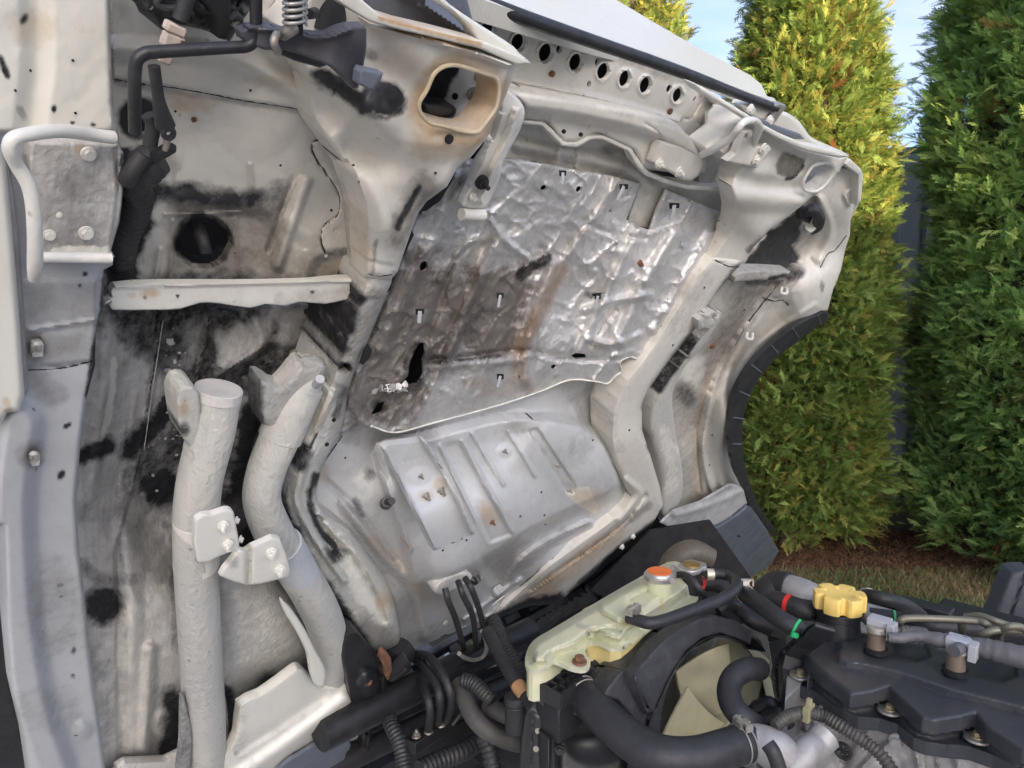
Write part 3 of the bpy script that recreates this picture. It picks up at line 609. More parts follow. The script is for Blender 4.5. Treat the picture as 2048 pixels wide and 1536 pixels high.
# --- angle-iron cross bar
bar = relief('cross_bar', [(228, 572), (330, 566), (480, 566), (620, 562), (725, 555), (722, 596), (690, 600), (650, 608), (600, 604), (570, 612), (530, 608), (500, 616), (440, 607), (400, 606), (360, 618), (300, 620), (224, 619), (222, 604), (208, 611), (210, 603), (224, 594)], m_bar, cab, h=.006, step=4, edge=(3, .002), skirt=.008, sm=2,
    feats=[ridge([(232, 574), (725, 561)], 5, .004), wrinkle(30, .002, 1)],
    paint=[('bare', allover(.35)), ('rust', blob((300, 586), 26, 10, 0, .5)), ('rust', blob((262, 590), 14, 8, 0, .35)), ('soot', blob((290, 595), 6, 5, 0, .7)), ('soot', blob((355, 592), 4, 4)), ('soot', blob((625, 584), 5, 4)), ('dirt', stroke([(560, 600), (720, 585)], 18, .4))])

# --- two stone-guarded round tubes and their clamps
tb1 = ctube('support_tube', [(436, 782, .045, 44), (424, 860, .05, 45), (400, 960, .055, 44), (392, 1040, .06, 44), (392, 1130, .065, 42), (398, 1240, .065, 41), (405, 1360, .06, 40), (410, 1450, .055, 39), (412, 1560, .05, 38)], m_coatd, cab, 40, k=10)
def tubeend(name, a, b_, r, mat, par, nn=40):
    A, B = P(*a), P(*b_); MB().cyl(A, B, r * mpp(A), r * mpp(A), nn).build(name, mat, par, bevel=.001)
tubeend('end_cap', (438, 776, .044), (434, 797, .046), 46.5, m_dirty, tb1); tubeend('collar', (436, 790, .045), (413, 902, .052), 46, m_coatd, tb1); tubeend('collar', (394, 1034, .06), (393, 1128, .064), 46, m_bar, tb1)
relief('weld_gusset', [(352, 800), (362, 776), (385, 772), (398, 790), (402, 850), (392, 900), (378, 890), (362, 870), (356, 840)], m_coatd, cab, h=.06, step=5, edge=(6, .006), skirt=.03, sm=2, paint=[('rust', blob((368, 815), 14, 20, 0, .35)), ('soot', blob((366, 858), 16, 16, 0, .7))])
cl1 = relief('clamp_plate', [(390, 1040), (425, 1028), (452, 1019), (466, 1022), (470, 1040), (478, 1085), (476, 1104), (460, 1104), (440, 1112), (395, 1126)], m_bar, cab, h=.118, step=4, edge=(4, .004), skirt=.006, sm=2, paint=[('bare', allover(.35)), ('rust', blob((458, 1082), 10, 6, 0, .4))])
for x_, y_ in ((446, 1051), (455, 1088)): bolt_mb(P(x_, y_, .119), N - .4 * L, 12 * mpp(P(x_, y_, .12)), stud=.8, rot=x_).build('bolt', m_bar, cl1)
for x_, y_ in ((471, 1041), (479, 1079)): bolt_mb(P(x_, y_, .100), N + L, 9 * mpp(P(x_, y_, .1))).build('bolt', m_bar, cl1)
tb2 = ctube('support_tube', [(612, 745, .03, 38), (590, 800, .04, 40), (562, 870, .045, 40), (533, 940, .05, 38), (524, 1000, .055, 37), (545, 1060, .06, 38), (580, 1120, .062, 38), (618, 1180, .064, 38), (648, 1240, .062, 37), (662, 1300, .055, 36), (662, 1350, .045, 33)], m_coatd, cab, 40, k=10)
tubeend('collar', (604, 770, .034), (560, 876, .045), 44, m_coatd, tb2)
m_sleeve = paint_mat('blue_grey_sleeve', (.44, .465, .49), (.40, .425, .45), .5, .2, 120)
A_ = [(563, 1088, .061), (600, 1150, .063)]; tubeend('collar', A_[0], A_[1], 41, m_sleeve, tb2)
relief('weld_gusset', [(516, 752), (540, 760), (560, 770), (590, 735), (606, 722), (612, 728), (648, 726), (650, 748), (630, 790), (600, 850), (565, 865), (520, 845), (512, 800)], m_coatd, cab, h=.052, step=5, edge=(14, .022), skirt=.02, sm=2, paint=[('dirt', allover(.3)), ('soot', stroke([(515, 760), (515, 850)], 16, .7))])
ctube('weld_nut', [(632, 770, .068, 9), (640, 758, .080, 9)], m_grey, cab); 
cl2 = relief('clamp_plate', [(505, 1092), (545, 1074), (560, 1076), (574, 1112), (581, 1140), (577, 1154), (560, 1158), (520, 1168), (495, 1170), (470, 1164), (440, 1152), (446, 1140), (478, 1100), (490, 1102)], m_bar, cab, h=.120, step=4, edge=(4, .004), skirt=.006, feats=[ridge([(497, 1100), (497, 1170)], 10, -.010)], paint=[('bare', allover(.3)), ('soot', blob((466, 1126), 20, 18, 0, .4))])
for x_, y_ in ((542, 1105), (559, 1139)): bolt_mb(P(x_, y_, .121), N - .4 * L, 13 * mpp(P(x_, y_, .12)), stud=.6, rot=x_).build('bolt', m_bar, cl2)
bolt_mb(P(476, 1113, .112), N, 8 * mpp(P(476, 1113))).build('bolt', m_blackm, cl2)
def crescent(name, pts, mat, h, **k): return relief(name, pts, mat, cab, h=h, step=4, edge=(5, .005), skirt=.006, sm=2, **k)
crescent('edge_gusset', [(562, 1204), (568, 1202), (590, 1228), (612, 1262), (630, 1300), (648, 1330), (652, 1352), (646, 1375), (628, 1366), (620, 1340), (614, 1306), (592, 1262), (572, 1230)], m_bar, .105, paint=[('bare', allover(.6))])
crescent('edge_gusset', [(630, 1180), (650, 1190), (672, 1205), (684, 1232), (690, 1262), (682, 1268), (672, 1236), (656, 1212)], m_bar, .04, paint=[('rust', stroke([(656, 1205), (672, 1235)], 8, .95)), ('soot', stroke([(690, 1240), (688, 1268)], 10, .8))])
crescent('edge_gusset', [(362, 1392), (370, 1400), (382, 1450), (384, 1500), (376, 1560), (352, 1560), (360, 1480)], m_dirty, .075, paint=[('soot', allover(.5))])
crescent('edge_gusset', [(444, 1380), (452, 1400), (457, 1450), (452, 1490), (444, 1510), (438, 1490), (445, 1440)], m_dirty, .06, paint=[('soot', allover(.6)), ('rust', stroke([(452, 1450), (446, 1500)], 7, .8))])

# --- rear splash bracket, bottom left
sp_ = relief('splash_bracket', [(478, 1410), (520, 1388), (560, 1360), (592, 1336), (606, 1338), (622, 1356), (640, 1374), (665, 1370), (690, 1364), (702, 1372), (714, 1410), (731, 1438), (724, 1452), (716, 1476), (690, 1486), (640, 1512), (600, 1536), (560, 1600), (400, 1600), (430, 1540), (470, 1470)], m_bar, cab, h=.075, step=5, edge=(8, .010), skirt=.012, sm=2,
    feats=[ridge([(470, 1560), (560, 1500), (640, 1440), (690, 1400)], 26, .014), ridge([(480, 1500), (560, 1450), (650, 1390)], 14, -.006), wrinkle(30, .004, 2)], holes=[ell((474, 1508), 6, 5)], paint=[('bare', allover(.5)), ('dirt', stroke([(480, 1420), (480, 1500)], 20, .5)), ('rust', blob((705, 1400), 18, 26, 0, .25)), ('dirt', stroke([(500, 1500), (640, 1410)], 10, .4))])
pt = relief('black_backing_plate', [(545, 1600), (560, 1536), (600, 1508), (650, 1476), (680, 1458), (692, 1460), (702, 1490), (694, 1504), (690, 1520), (684, 1600)], m_bluegrey, cab, h=.090, step=6, edge=(4, .003), skirt=.006, sm=2, holes=[ell((678, 1482), 5, 5)])
bolt_mb(P(653, 1498, .091), N, 6 * mpp(P(653, 1498, .09))).build('rivet', m_bluegrey, pt)
relief('mud_plate', [(232, 1536), (250, 1524), (330, 1520), (372, 1500), (400, 1560), (390, 1620), (220, 1620)], m_dirty, cab, h=.02, step=6, edge=(6, .01), skirt=.01)

# --- near main rail
RL = [(735, 540), (712, 600), (690, 645), (674, 706), (655, 757), (628, 830), (604, 885), (580, 935), (563, 980), (560, 1015), (575, 1052), (614, 1132), (640, 1178), (672, 1210), (700, 1255), (725, 1290), (748, 1302), (775, 1304), (795, 1296), (802, 1280), (797, 1244), (786, 1193), (761, 1142), (737, 1108), (703, 1060), (660, 1030), (638, 1010), (633, 985), (644, 937), (668, 890), (685, 862), (699, 778), (720, 723), (747, 655), (771, 597), (790, 546)]
rail1 = relief('frame_rail', RL, m_coatd, cab, h=cones([(740, 560, .035), (700, 800, .02), (600, 1000, .03), (700, 1200, .05), (780, 1290, .05)]), step=4, edge=(20, .03), skirt=.09, sm=2,
    feats=[ridge([(690, 880), (655, 950), (625, 1000), (650, 1060), (700, 1110), (740, 1170), (770, 1240)], 9, -.010), ridge([(660, 790), (640, 830), (615, 880)], 14, .014, .5), ridge([(616, 905), (600, 960), (596, 1010), (640, 1090), (690, 1160)], 12, .012, .3), ridge([(665, 560), (780, 552)], 3, -.003), plateau([(728, 540), (790, 545), (778, 590), (712, 600)], .004, 3), wrinkle(30, .005, 5), dome((690, 737), 15, 12, -.012)],
    paint=[('soot', stroke([(712, 600), (690, 660), (668, 720)], 22, .95)), ('soot', blob((690, 735), 14, 11, 0, 1, .2, .05)), ('soot', stroke([(690, 780), (670, 830)], 10, .6)), ('bare', area([(655, 770), (672, 775), (625, 905), (600, 900)], .95, 12, 6)), ('rust', stroke([(664, 780), (620, 900)], 6, .35)), ('soot', stroke([(655, 800), (632, 870), (618, 905)], 2.2, .9, .6, .8)),
           ('soot', stroke([(612, 905), (600, 935)], 16, .75)), ('soot', stroke([(590, 900), (565, 980), (575, 1040)], 10, .8)), ('soot', stroke([(632, 950), (618, 1000), (640, 1060), (668, 1090)], 9, .9)), ('soot', blob((670, 1105), 28, 22, 40, .8, .8, .8)), ('soot', stroke([(580, 1060), (620, 1150), (660, 1200), (720, 1290)], 24, .85)), ('rust', blob((770, 1200), 24, 26, 0, .4)), ('dirt', stroke([(750, 600), (700, 740), (690, 860)], 30, .55)), ('dirt', stroke([(740, 1250), (790, 1290)], 30, .6)),
           ('bare', area([(650, 1040), (700, 1090), (770, 1200), (780, 1260), (740, 1240), (690, 1160), (640, 1090)], .6, 30))], holes=[ell((690, 737), 12, 9, -20)])
for x_, y_ in ((667, 839), (653, 888)): disc(P(x_, y_, .042), N, 4 * mpp(P(x_, y_)), .002).build('drain_hole', m_void, rail1)

# --- near mount box
MB1 = [(560, 60), (600, 20), (640, -60), (720, -60), (740, 38), (805, 56), (873, 72), (959, 92), (1034, 122), (1024, 160), (1010, 195), (990, 240), (974, 276), (942, 314), (914, 338), (894, 373), (853, 403), (838, 424), (824, 458), (808, 505), (795, 545), (778, 562), (728, 556), (724, 480), (720, 410), (700, 350), (672, 308), (650, 278), (624, 240), (614, 205), (618, 165), (600, 130)]
WIN = smooth([(867, 150), (884, 135), (908, 130), (938, 137), (969, 147), (990, 154), (998, 171), (996, 198), (990, 219), (973, 243), (955, 263), (928, 263), (890, 253), (860, 246), (841, 226), (839, 205), (853, 181)], 4, True)
box1 = relief('cab_mount_box', MB1, m_paint, cab, h=cones([(640, 100, .05), (700, 300, .06), (1030, 130, .12), (900, 300, .115), (850, 80, .12), (740, 540, .045), (800, 420, .07), (640, 200, .03), (760, 200, .10), (980, 250, .12)]), step=4, edge=(14, .018), skirt=.035, holes=[J(WIN)],
    feats=[ridge([(700, 300), (760, 320), (850, 330), (930, 330)], 50, -.008), ridge([(650, 150), (700, 210), (760, 260)], 60, .012), ridge([(730, 350), (770, 440), (760, 540)], 40, .010), ridge([(690, 330), (722, 420), (722, 540)], 14, -.010), ridge([(1030, 128), (1005, 195), (975, 270)], 10, -.006), ridge([(740, 48), (873, 82), (1030, 132)], 9, .010), wrinkle(70, .004, 6), plateau([(690, 510), (790, 530), (780, 560), (730, 556)], -.003, 4)],
    paint=[('rust', stroke([(850, 180), (838, 226), (870, 262), (950, 280), (985, 240), (1005, 180)], 26, .62, .95)), ('rust', area([(820, 250), (980, 280), (930, 320), (820, 310)], .45, 40)), ('rust', stroke([(860, 145), (900, 118), (990, 140)], 16, .45)), ('rust', stroke([(700, 12), (800, 60), (950, 95)], 7, .8)), ('rust', blob((750, 60), 70, 24, 10, .3)), ('rust', blob((800, 120), 60, 40, 0, .22)),
           ('soot', area([(640, 140), (700, 150), (725, 200), (770, 235), (800, 205), (790, 170), (760, 145), (812, 190), (805, 228), (770, 238), (722, 232), (690, 200), (650, 180)], .8, 16, 10)), ('soot', blob((768, 196), 48, 40, 15, 1, .35, .2)), ('soot', stroke([(640, 150), (690, 180), (735, 215)], 22, .95, .8)), ('soot', blob((745, 110), 22, 12, 10, .5, .9, .9)),
           ('soot', stroke([(838, 375), (815, 415), (795, 455)], 9, .85)), ('dirt', stroke([(850, 370), (790, 470)], 32, .75)), ('bare', stroke([(753, 360), (775, 450), (765, 530)], 16, .45)), ('soot', stroke([(746, 548), (750, 500), (755, 480)], 6, .5, .8, .8)), ('dirt', stroke([(690, 360), (722, 440), (722, 540)], 9, .5)), ('rust', stroke([(730, 440), (740, 540)], 12, .25))])
wp = [P(x_, y_, .118) for x_, y_ in resample(WIN, 12)]; wp.append(wp[0]); wp.append(wp[1])
m_rimr = paint_mat('rusty_lip', (.55, .48, .36), (.42, .33, .20), .6, .5, 200, speck=.4)
rl = MB().tube(wp, 4.5 * mpp(wp[0]), 10, k=2); rl.build('window_lip', m_rimr, box1)
disc(P(896, 277, .1135), N, 9.5 * mpp(P(896, 277, .11)), .003).build('drain_hole', m_void, box1)
relief('inner_wall', [(815, 110), (1015, 120), (1010, 200), (975, 285), (820, 270)], m_paint, box1, h=.045, step=6, skirt=.004, paint=[('soot', area([(800, 100), (925, 120), (915, 150), (900, 170), (890, 200), (905, 235), (890, 290), (800, 290)], 1, 14, 8)), ('rust', blob((935, 240), 50, 22, 0, .3))])  # left side of the inner wall blackened
for x_, y_, s_ in ((944, 188, 15), (957, 152, 13)): 
    p = P(x_ + 4, y_ + 2, .05); bolt_mb(p, N - .6 * L, s_ * mpp(p), stud=1.0).build('stud', m_steel, box1)
disc(P(909, 192, .048), N, 6 * mpp(P(909, 192)), .002).build('drain_hole', m_void, box1)
relief('rubber_buffer', [(846, 206), (870, 204), (908, 212), (912, 226), (900, 238), (860, 236), (848, 224)], m_black, box1, h=.08, step=5, edge=(8, .012), skirt=.02, sm=2)
# top flange plates above the box
relief('top_flange', [(640, -40), (700, -20), (760, 30), (810, 46), (880, 62), (960, 82), (1040, 112), (1062, 127), (1034, 130), (959, 97), (873, 77), (805, 61), (740, 44), (690, 14), (630, -30)], m_paint, cab, h=.128, step=5, edge=(4, .003), skirt=.02, paint=[('rust', stroke([(760, 36), (870, 66), (960, 88)], 6, .7)), ('bare', allover(.4))])
relief('grey_flange_plate', [(700, -60), (880, -60), (930, -20), (950, 60), (975, 85), (960, 94), (900, 76), (850, 62), (790, 50), (745, 30), (715, 0)], m_bluegrey, cab, h=.075, step=6, edge=(6, .006), skirt=.01, feats=[ridge([(800, -20), (880, 30), (940, 70)], 14, .01)])
relief('white_edge_flange', [(852, -60), (880, -10), (918, 22), (980, 62), (1026, 92), (1040, 108), (1062, 126), (1034, 118), (985, 104), (952, 80), (938, 56), (900, 20), (868, 2), (840, -40)], m_bar, cab, h=.115, step=5, edge=(7, .008), skirt=.012, sm=2, paint=[('bare', allover(.8))])

# --- support arm in front of the foil
arm = relief('support_arm', [(1000, 170), (1030, 190), (1048, 215), (1048, 240), (1030, 280), (1008, 320), (1000, 355), (975, 412), (958, 418), (922, 412), (940, 370), (955, 325), (985, 280), (1000, 235), (1000, 205), (990, 190)], m_bar, cab, h=cones([(1030, 210, .06), (950, 410, .03), (990, 300, .05)]), step=4, edge=(6, .008), skirt=.008, sm=2,
    feats=[ridge([(1034, 220), (1015, 275), (990, 330), (960, 405)], 7, .010), ridge([(1004, 230), (975, 300), (945, 370)], 5, .007)])
bolt_mb(P(964, 365, .045), N - .3 * L, 14 * mpp(P(964, 365)), stud=1.3).build('bolt', m_blackm, arm)
bolt_mb(P(946, 395, .036), N, 9 * mpp(P(946, 395))).build('bolt', m_bar, arm)
bolt_mb(P(975, 278, .055), N, 9 * mpp(P(975, 278)), stud=.6).build('bolt', m_bar, arm)
ctube('arm_end_roll', [(923, 428, .028, 12), (966, 430, .028, 12)], m_bar, arm)

# --- perforated rear cross beam
HO = [((976, 58), 14, 15), ((1037, 85), 14, 18), ((1092, 106), 14, 19), ((1119, 98), 6, 9), ((1152, 125), 13, 18), ((1195, 124), 5, 8), ((1207, 143), 12, 17), ((1178, 168), 4, 7), ((1250, 158), 11, 17), ((1291, 171), 11, 17), ((1339, 178), 6, 9), ((1356, 191), 10, 15)]
beam = relief('rear_cross_beam', [(860, -60), (900, -30), (925, -8), (1044, 30), (1120, 60), (1200, 88), (1300, 118), (1385, 150), (1400, 172), (1392, 195), (1376, 220), (1354, 247), (1300, 224), (1200, 204), (1120, 188), (1018, 166), (985, 110), (930, 40)], m_paint, cab, h=-.005, step=4, skirt=.005, holes=[ell(c_, a, b_, 14) for c_, a, b_ in HO],
    feats=[ridge(ell(c_, a + 3, b_ + 3, 14), 5, .003, 0, 1) for c_, a, b_ in HO if a > 9] + [wrinkle(60, .004, 2), ridge([(1020, 160), (1200, 198), (1354, 242)], 12, .008)],
    paint=[('dirt', stroke([(950, 20), (1100, 66), (1380, 160)], 20, .5)), ('dirt', blob((1110, 80), 30, 16, 20, .6, .9, .6)), ('rust', blob((1103, 147), 7, 6, 0, .95)), ('rust', blob((1339, 222), 6, 6, 0, .95)), ('rust', blob((1368, 253), 7, 7, 0, .95)), ('rust', blob((1156, 137), 4, 3, 0, .9))])
for x_, y_ in ((1103, 147), (1339, 222)): disc(P(x_, y_, -.004), N, 6 * mpp(P(x_, y_)), .003).build('rusty_rivet', m_rusty, beam)
relief('beam_inner_wall', [(900, -20), (1390, 165), (1360, 235), (980, 150)], m_void, cab, h=-.06, step=14, skirt=.004)  # black sheet behind the perforations, their shade put into its colour
relief('beam_lower_shelf', [(1000, 170), (1018, 166), (1120, 188), (1200, 204), (1300, 224), (1354, 247), (1405, 308), (1410, 345), (1296, 340), (1279, 325), (1268, 301), (1225, 280), (1200, 268), (1180, 270), (1154, 284), (1125, 282), (1108, 262), (1090, 243), (1046, 238), (1046, 210)], m_paint, cab, h=lambda x, y: .012 + 0 * x, step=4, edge=(9, .010), skirt=.03, sm=2,
    feats=[ridge([(1040, 200), (1150, 215), (1300, 250), (1400, 300)], 34, .020, .2), ridge([(1100, 232), (1094, 262)], 2.5, -.003), ridge([(1182, 240), (1172, 268)], 2.5, -.003), ridge([(1290, 246), (1320, 272), (1302, 320)], 3, -.003), wrinkle(50, .003, 2)], paint=[('dirt', stroke([(1020, 175), (1350, 250)], 6, .35))])
lip = relief('shelf_lip', [(1046, 240), (1088, 243), (1108, 262), (1128, 283), (1154, 286), (1181, 272), (1205, 270), (1232, 282), (1262, 296), (1282, 326), (1298, 343), (1337, 358), (1378, 370), (1419, 373), (1462, 372), (1462, 380), (1419, 381), (1376, 379), (1330, 367), (1292, 352), (1274, 333), (1256, 303), (1228, 290), (1204, 279), (1182, 280), (1154, 295), (1124, 292), (1102, 270), (1084, 252), (1046, 248)], m_bar, cab, h=.012, step=3, edge=(3, .003), skirt=.010)
for x_, y_ in ((1126, 262), (1160, 268)): disc(P(x_, y_, .022), N, 4 * mpp(P(x_, y_)), .003).build('drain_hole', m_void, lip)
relief('firewall_strip', [(1010, 240), (1060, 238), (1100, 250), (1130, 284), (1180, 270), (1230, 280), (1275, 325), (1330, 360), (1420, 372), (1465, 372), (1475, 420), (1460, 450), (1440, 440), (1335, 388), (1312, 460), (1255, 446), (1280, 372), (1140, 348), (1010, 330)], m_paint, cab, h=-.03, step=4, skirt=.02, sm=1,
    feats=[ridge([(1120, 286), (1112, 330)], 6, .006), ridge([(1158, 294), (1152, 335)], 6, .006), ridge([(1040, 290), (1150, 310), (1260, 340), (1300, 370)], 22, .010), dome((1222, 297), 22, 12, -.006), wrinkle(30, .008, 6)], paint=[('dirt', blob((1222, 297), 28, 14, 0, .5)), ('rust', blob((1215, 297), 10, 6, 0, .3)), ('dirt', allover(.12))])
pl = relief('bolted_cover_plate', [(1320, 280), (1362, 290), (1405, 309), (1408, 330), (1396, 352), (1382, 362), (1366, 360), (1330, 340), (1303, 325)], m_paint, cab, h=.030, step=4, edge=(6, .006), skirt=.012)
for x_, y_ in ((1318, 327), (1358, 344)): bolt_mb(P(x_, y_, .031), N, 11 * mpp(P(x_, y_)), stud=.5, rot=x_).build('bolt', m_bar, pl)
relief('crease_panel', [(1354, 247), (1376, 220), (1392, 190), (1402, 170), (1480, 232), (1470, 262), (1445, 290), (1410, 310), (1380, 280)], m_paint, cab, h=-.008, step=4, skirt=.02, feats=[ridge([(1404, 185), (1396, 215), (1380, 236), (1358, 240)], 2.5, -.003), ridge([(1392, 244), (1420, 262), (1440, 285)], 2, -.003)])
relief('corner_web', [(1380, 282), (1440, 236), (1500, 240), (1500, 330), (1476, 400), (1400, 392), (1396, 330)], m_paint, cab, h=-.045, step=8, skirt=.01, paint=[('dirt', allover(.3))])
# roof prop rod along the beam
rod = ctube('torsion_rod', [(880, -30, .04, 16), (940, -6, .04, 16), (1044, 34, .04, 15), (1200, 88, .04, 13), (1300, 122, .04, 12), (1391, 155, .04, 11), (1480, 190, .045, 9), (1552, 217, .05, 8)], m_blackm, cab, 24)
relief('rod_anchor', [(1546, 210), (1556, 206), (1568, 208), (1572, 216), (1562, 228), (1552, 242), (1540, 252), (1532, 244), (1544, 232), (1548, 222)], m_steel, cab, h=.055, step=3, edge=(4, .004), skirt=.008, sm=2)

# --- rear wall of the cab, running away from the camera above the rod
edgeP = P(1200, 80, .02); WALL = Plane(edgeP, np.cross(L, -N + .16 * U))
relief('cab_rear_wall', [(840, -60), (900, -32), (925, -14), (1044, 26), (1120, 52), (1200, 78), (1300, 108), (1391, 142), (1480, 178), (1556, 206), (1548, 196), (1534, 192), (1522, 168), (1500, 150), (1420, 108), (1345, 66), (1300, 40), (1240, 4), (1180, -30), (1120, -60)], m_bar, cab, plane=WALL, h=0, step=6, skirt=.02, feats=[ridge([(1384, 118), (1392, 140)], 4, -.001)], paint=[('bare', allover(.8)), ('dirt', stroke([(1480, 168), (1510, 186)], 8, .5))])
# --- far mount box with flange, bracket and handle
BX = [(1391, 171), (1440, 198), (1484, 226), (1528, 256), (1562, 276), (1610, 297), (1679, 311), (1696, 314), (1680, 340), (1655, 372), (1630, 388), (1603, 412), (1576, 433), (1542, 457), (1508, 494), (1488, 527), (1424, 517), (1440, 490), (1453, 472), (1467, 441), (1470, 420), (1466, 395), (1460, 373), (1467, 345), (1480, 335), (1452, 322), (1432, 300), (1410, 308), (1405, 290), (1440, 262), (1440, 220)]
box2 = relief('cab_mount_box', BX, m_paint, cab, h=cones([(1400, 180, .0), (1500, 280, .06), (1690, 315, .05), (1550, 430, .05), (1450, 510, .025), (1500, 360, .07), (1620, 360, .055)]), step=4, edge=(7, .010), skirt=.03, holes=[J(smooth([(1627, 331), (1650, 326), (1666, 330), (1667, 344), (1651, 369), (1630, 383), (1610, 380), (1606, 368), (1612, 352)], 3, True))],
    feats=[ridge([(1470, 352), (1520, 368), (1580, 372), (1620, 392)], 26, -.008), ridge([(1478, 400), (1560, 405), (1600, 400)], 30, .008), wrinkle(50, .004, 3), plateau([(1567, 304), (1610, 318), (1606, 340), (1586, 358), (1552, 349), (1552, 330)], -.003, 4)],
    paint=[('dirt', area([(1567, 304), (1610, 318), (1606, 340), (1586, 358), (1552, 349), (1552, 330)], 1.0, 6, 5)), ('soot', stroke([(1606, 330), (1592, 352), (1574, 358)], 4, .9, .8, .9)), ('dirt', stroke([(1610, 380), (1680, 335)], 14, .35)), ('soot', stroke([(1500, 500), (1545, 465), (1580, 440)], 9, .6)), ('rust', stroke([(1490, 500), (1520, 470)], 3, .3))])
wp = [P(x_, y_, .062) for x_, y_ in smooth([(1627, 331), (1650, 326), (1666, 330), (1667, 344), (1651, 369), (1630, 383), (1610, 380), (1606, 368), (1612, 352)], 1, True)]; wp += wp[:2]
MB().tube(wp, 3 * mpp(wp[0]), 8, k=3).build('window_lip', m_bar, box2)
relief('box_flange', [(1388, 168), (1402, 172), (1484, 222), (1528, 250), (1562, 268), (1610, 288), (1679, 304), (1700, 313), (1679, 316), (1610, 301), (1562, 281), (1528, 262), (1484, 234), (1400, 184)], m_bar, cab, h=.085, step=4, edge=(4, .004), skirt=.02, paint=[('bare', allover(.7))])
relief('upper_corner_cap', [(1478, 212), (1500, 205), (1545, 218), (1575, 226), (1600, 244), (1618, 270), (1640, 284), (1700, 310), (1650, 303), (1600, 290), (1560, 272), (1520, 248)], m_bar, cab, h=.045, step=5, edge=(7, .010), skirt=.015, sm=2, paint=[('bare', allover(.8)), ('dirt', blob((1570, 240), 18, 8, 30, .7))])
relief('grey_flange_plate', [(1490, 226), (1520, 236), (1560, 254), (1600, 268), (1610, 278), (1590, 278), (1550, 266), (1510, 246)], m_bluegrey, cab, h=.075, step=4, edge=(4, .004), skirt=.006, sm=1)
for x_, y_ in ((1500, 218), (1538, 240)): bolt_mb(P(x_, y_, .07), N, 9 * mpp(P(x_, y_)), rot=x_).build('bolt', m_bar, cab)
ctube('grab_handle', [(1405, 309, .06, 7), (1432, 296, .09, 7.5), (1462, 276, .11, 7.5), (1477, 256, .12, 7.5), (1490, 243, .12, 7.5), (1510, 242, .115, 7.5), (1519, 256, .10, 7.5), (1512, 276, .08, 7), (1504, 295, .07, 6)], m_bar, cab)
bk = relief('handle_bracket', [(1450, 322), (1470, 306), (1486, 262), (1505, 258), (1510, 292), (1538, 290), (1543, 298), (1530, 318), (1514, 336), (1490, 331), (1470, 328)], m_paint, cab, h=.076, step=3, edge=(4, .004), skirt=.01, sm=1, holes=[ell((1493, 272), 4, 6, 10)])
for x_, y_ in ((1526, 297), (1512, 320)): bolt_mb(P(x_, y_, .078), N, 10 * mpp(P(x_, y_)), rot=x_).build('bolt', m_bar, bk)

# --- far side rail
FR = [(1424, 512), (1391, 549), (1364, 594), (1333, 641), (1306, 686), (1279, 723), (1251, 758), (1231, 795), (1221, 826), (1219, 877), (1227, 929), (1246, 965), (1260, 990), (1243, 1019), (1208, 1046), (1171, 1072), (1098, 1125), (1040, 1175), (1000, 1212), (960, 1240), (1000, 1232), (1060, 1212), (1110, 1208), (1137, 1188), (1186, 1148), (1220, 1110), (1268, 1074), (1305, 1048), (1326, 1010), (1320, 975), (1300, 908), (1284, 860), (1284, 815), (1298, 778), (1337, 723), (1391, 655), (1432, 587), (1475, 535), (1490, 520)]
rail2 = relief('frame_rail', FR, m_paint, cab, h=cones([(1450, 530, .035), (1350, 680, .03), (1250, 820, .03), (1260, 900, .04), (1290, 1000, .035), (1150, 1130, .025), (1020, 1220, -.005)]), step=4, edge=(11, .018), skirt=.06, sm=1,
    feats=[ridge([(1290, 990), (1240, 1052), (1150, 1118), (1060, 1180)], 7, -.010), wrinkle(50, .004, 4), ridge([(1424, 520), (1480, 536)], 2.5, -.003), ridge([(1250, 960), (1280, 990), (1240, 1040)], 12, .006)],
    paint=[('soot', stroke([(1478, 535), (1436, 590), (1395, 655), (1342, 722), (1305, 775), (1290, 815)], 9, .7)), ('soot', blob((1304, 890), 12, 16, 10, .85, .8, .7)), ('soot', stroke([(1296, 800), (1294, 850), (1312, 920)], 5, .5)), ('dirt', stroke([(1400, 560), (1340, 660)], 30, .25)), ('rust', stroke([(1240, 1062), (1150, 1130), (1080, 1190)], 20, .38)), ('dirt', stroke([(1300, 1010), (1180, 1100), (1040, 1200)], 8, .7)), ('dirt', stroke([(1225, 830), (1240, 900)], 10, .3)),  # first stroke darkens the rail's outer edge along the crevice
           ('soot', stroke([(1120, 1205), (1060, 1215), (1000, 1238)], 22, .95)), ('rust', stroke([(1110, 1150), (1160, 1110)], 10, .3)), ('soot', stroke([(1310, 1045), (1226, 1108), (1140, 1188)], 8, .8))])
for x_, y_ in ((1265, 1072), (1243, 1093)): bolt_mb(P(x_, y_, .035), N, 6 * mpp(P(x_, y_))).build('bolt', m_bar, rail2)
relief('rail_stiffener', [(1434, 625), (1440, 640), (1400, 700), (1372, 730), (1350, 770), (1344, 800), (1350, 860), (1362, 920), (1366, 975), (1356, 1010), (1330, 1040), (1318, 1010), (1322, 970), (1308, 905), (1296, 860), (1300, 815), (1322, 775), (1370, 712)], m_coatd, cab, h=.018, step=4, edge=(12, .018), skirt=.04, sm=2, paint=[('soot', stroke([(1420, 640), (1360, 725), (1318, 780)], 9, .8)), ('bare', area([(1318, 850), (1350, 850), (1366, 975), (1330, 1000)], .5, 20))])  # stroke darkens the edge along the crevice
relief('welded_tab', [(1392, 640), (1404, 626), (1432, 622), (1434, 632), (1424, 634), (1430, 646), (1418, 658), (1396, 660)], m_coatd, cab, h=.045, step=3, edge=(4, .006), skirt=.02, feats=[wrinkle(8, .006, 3)])

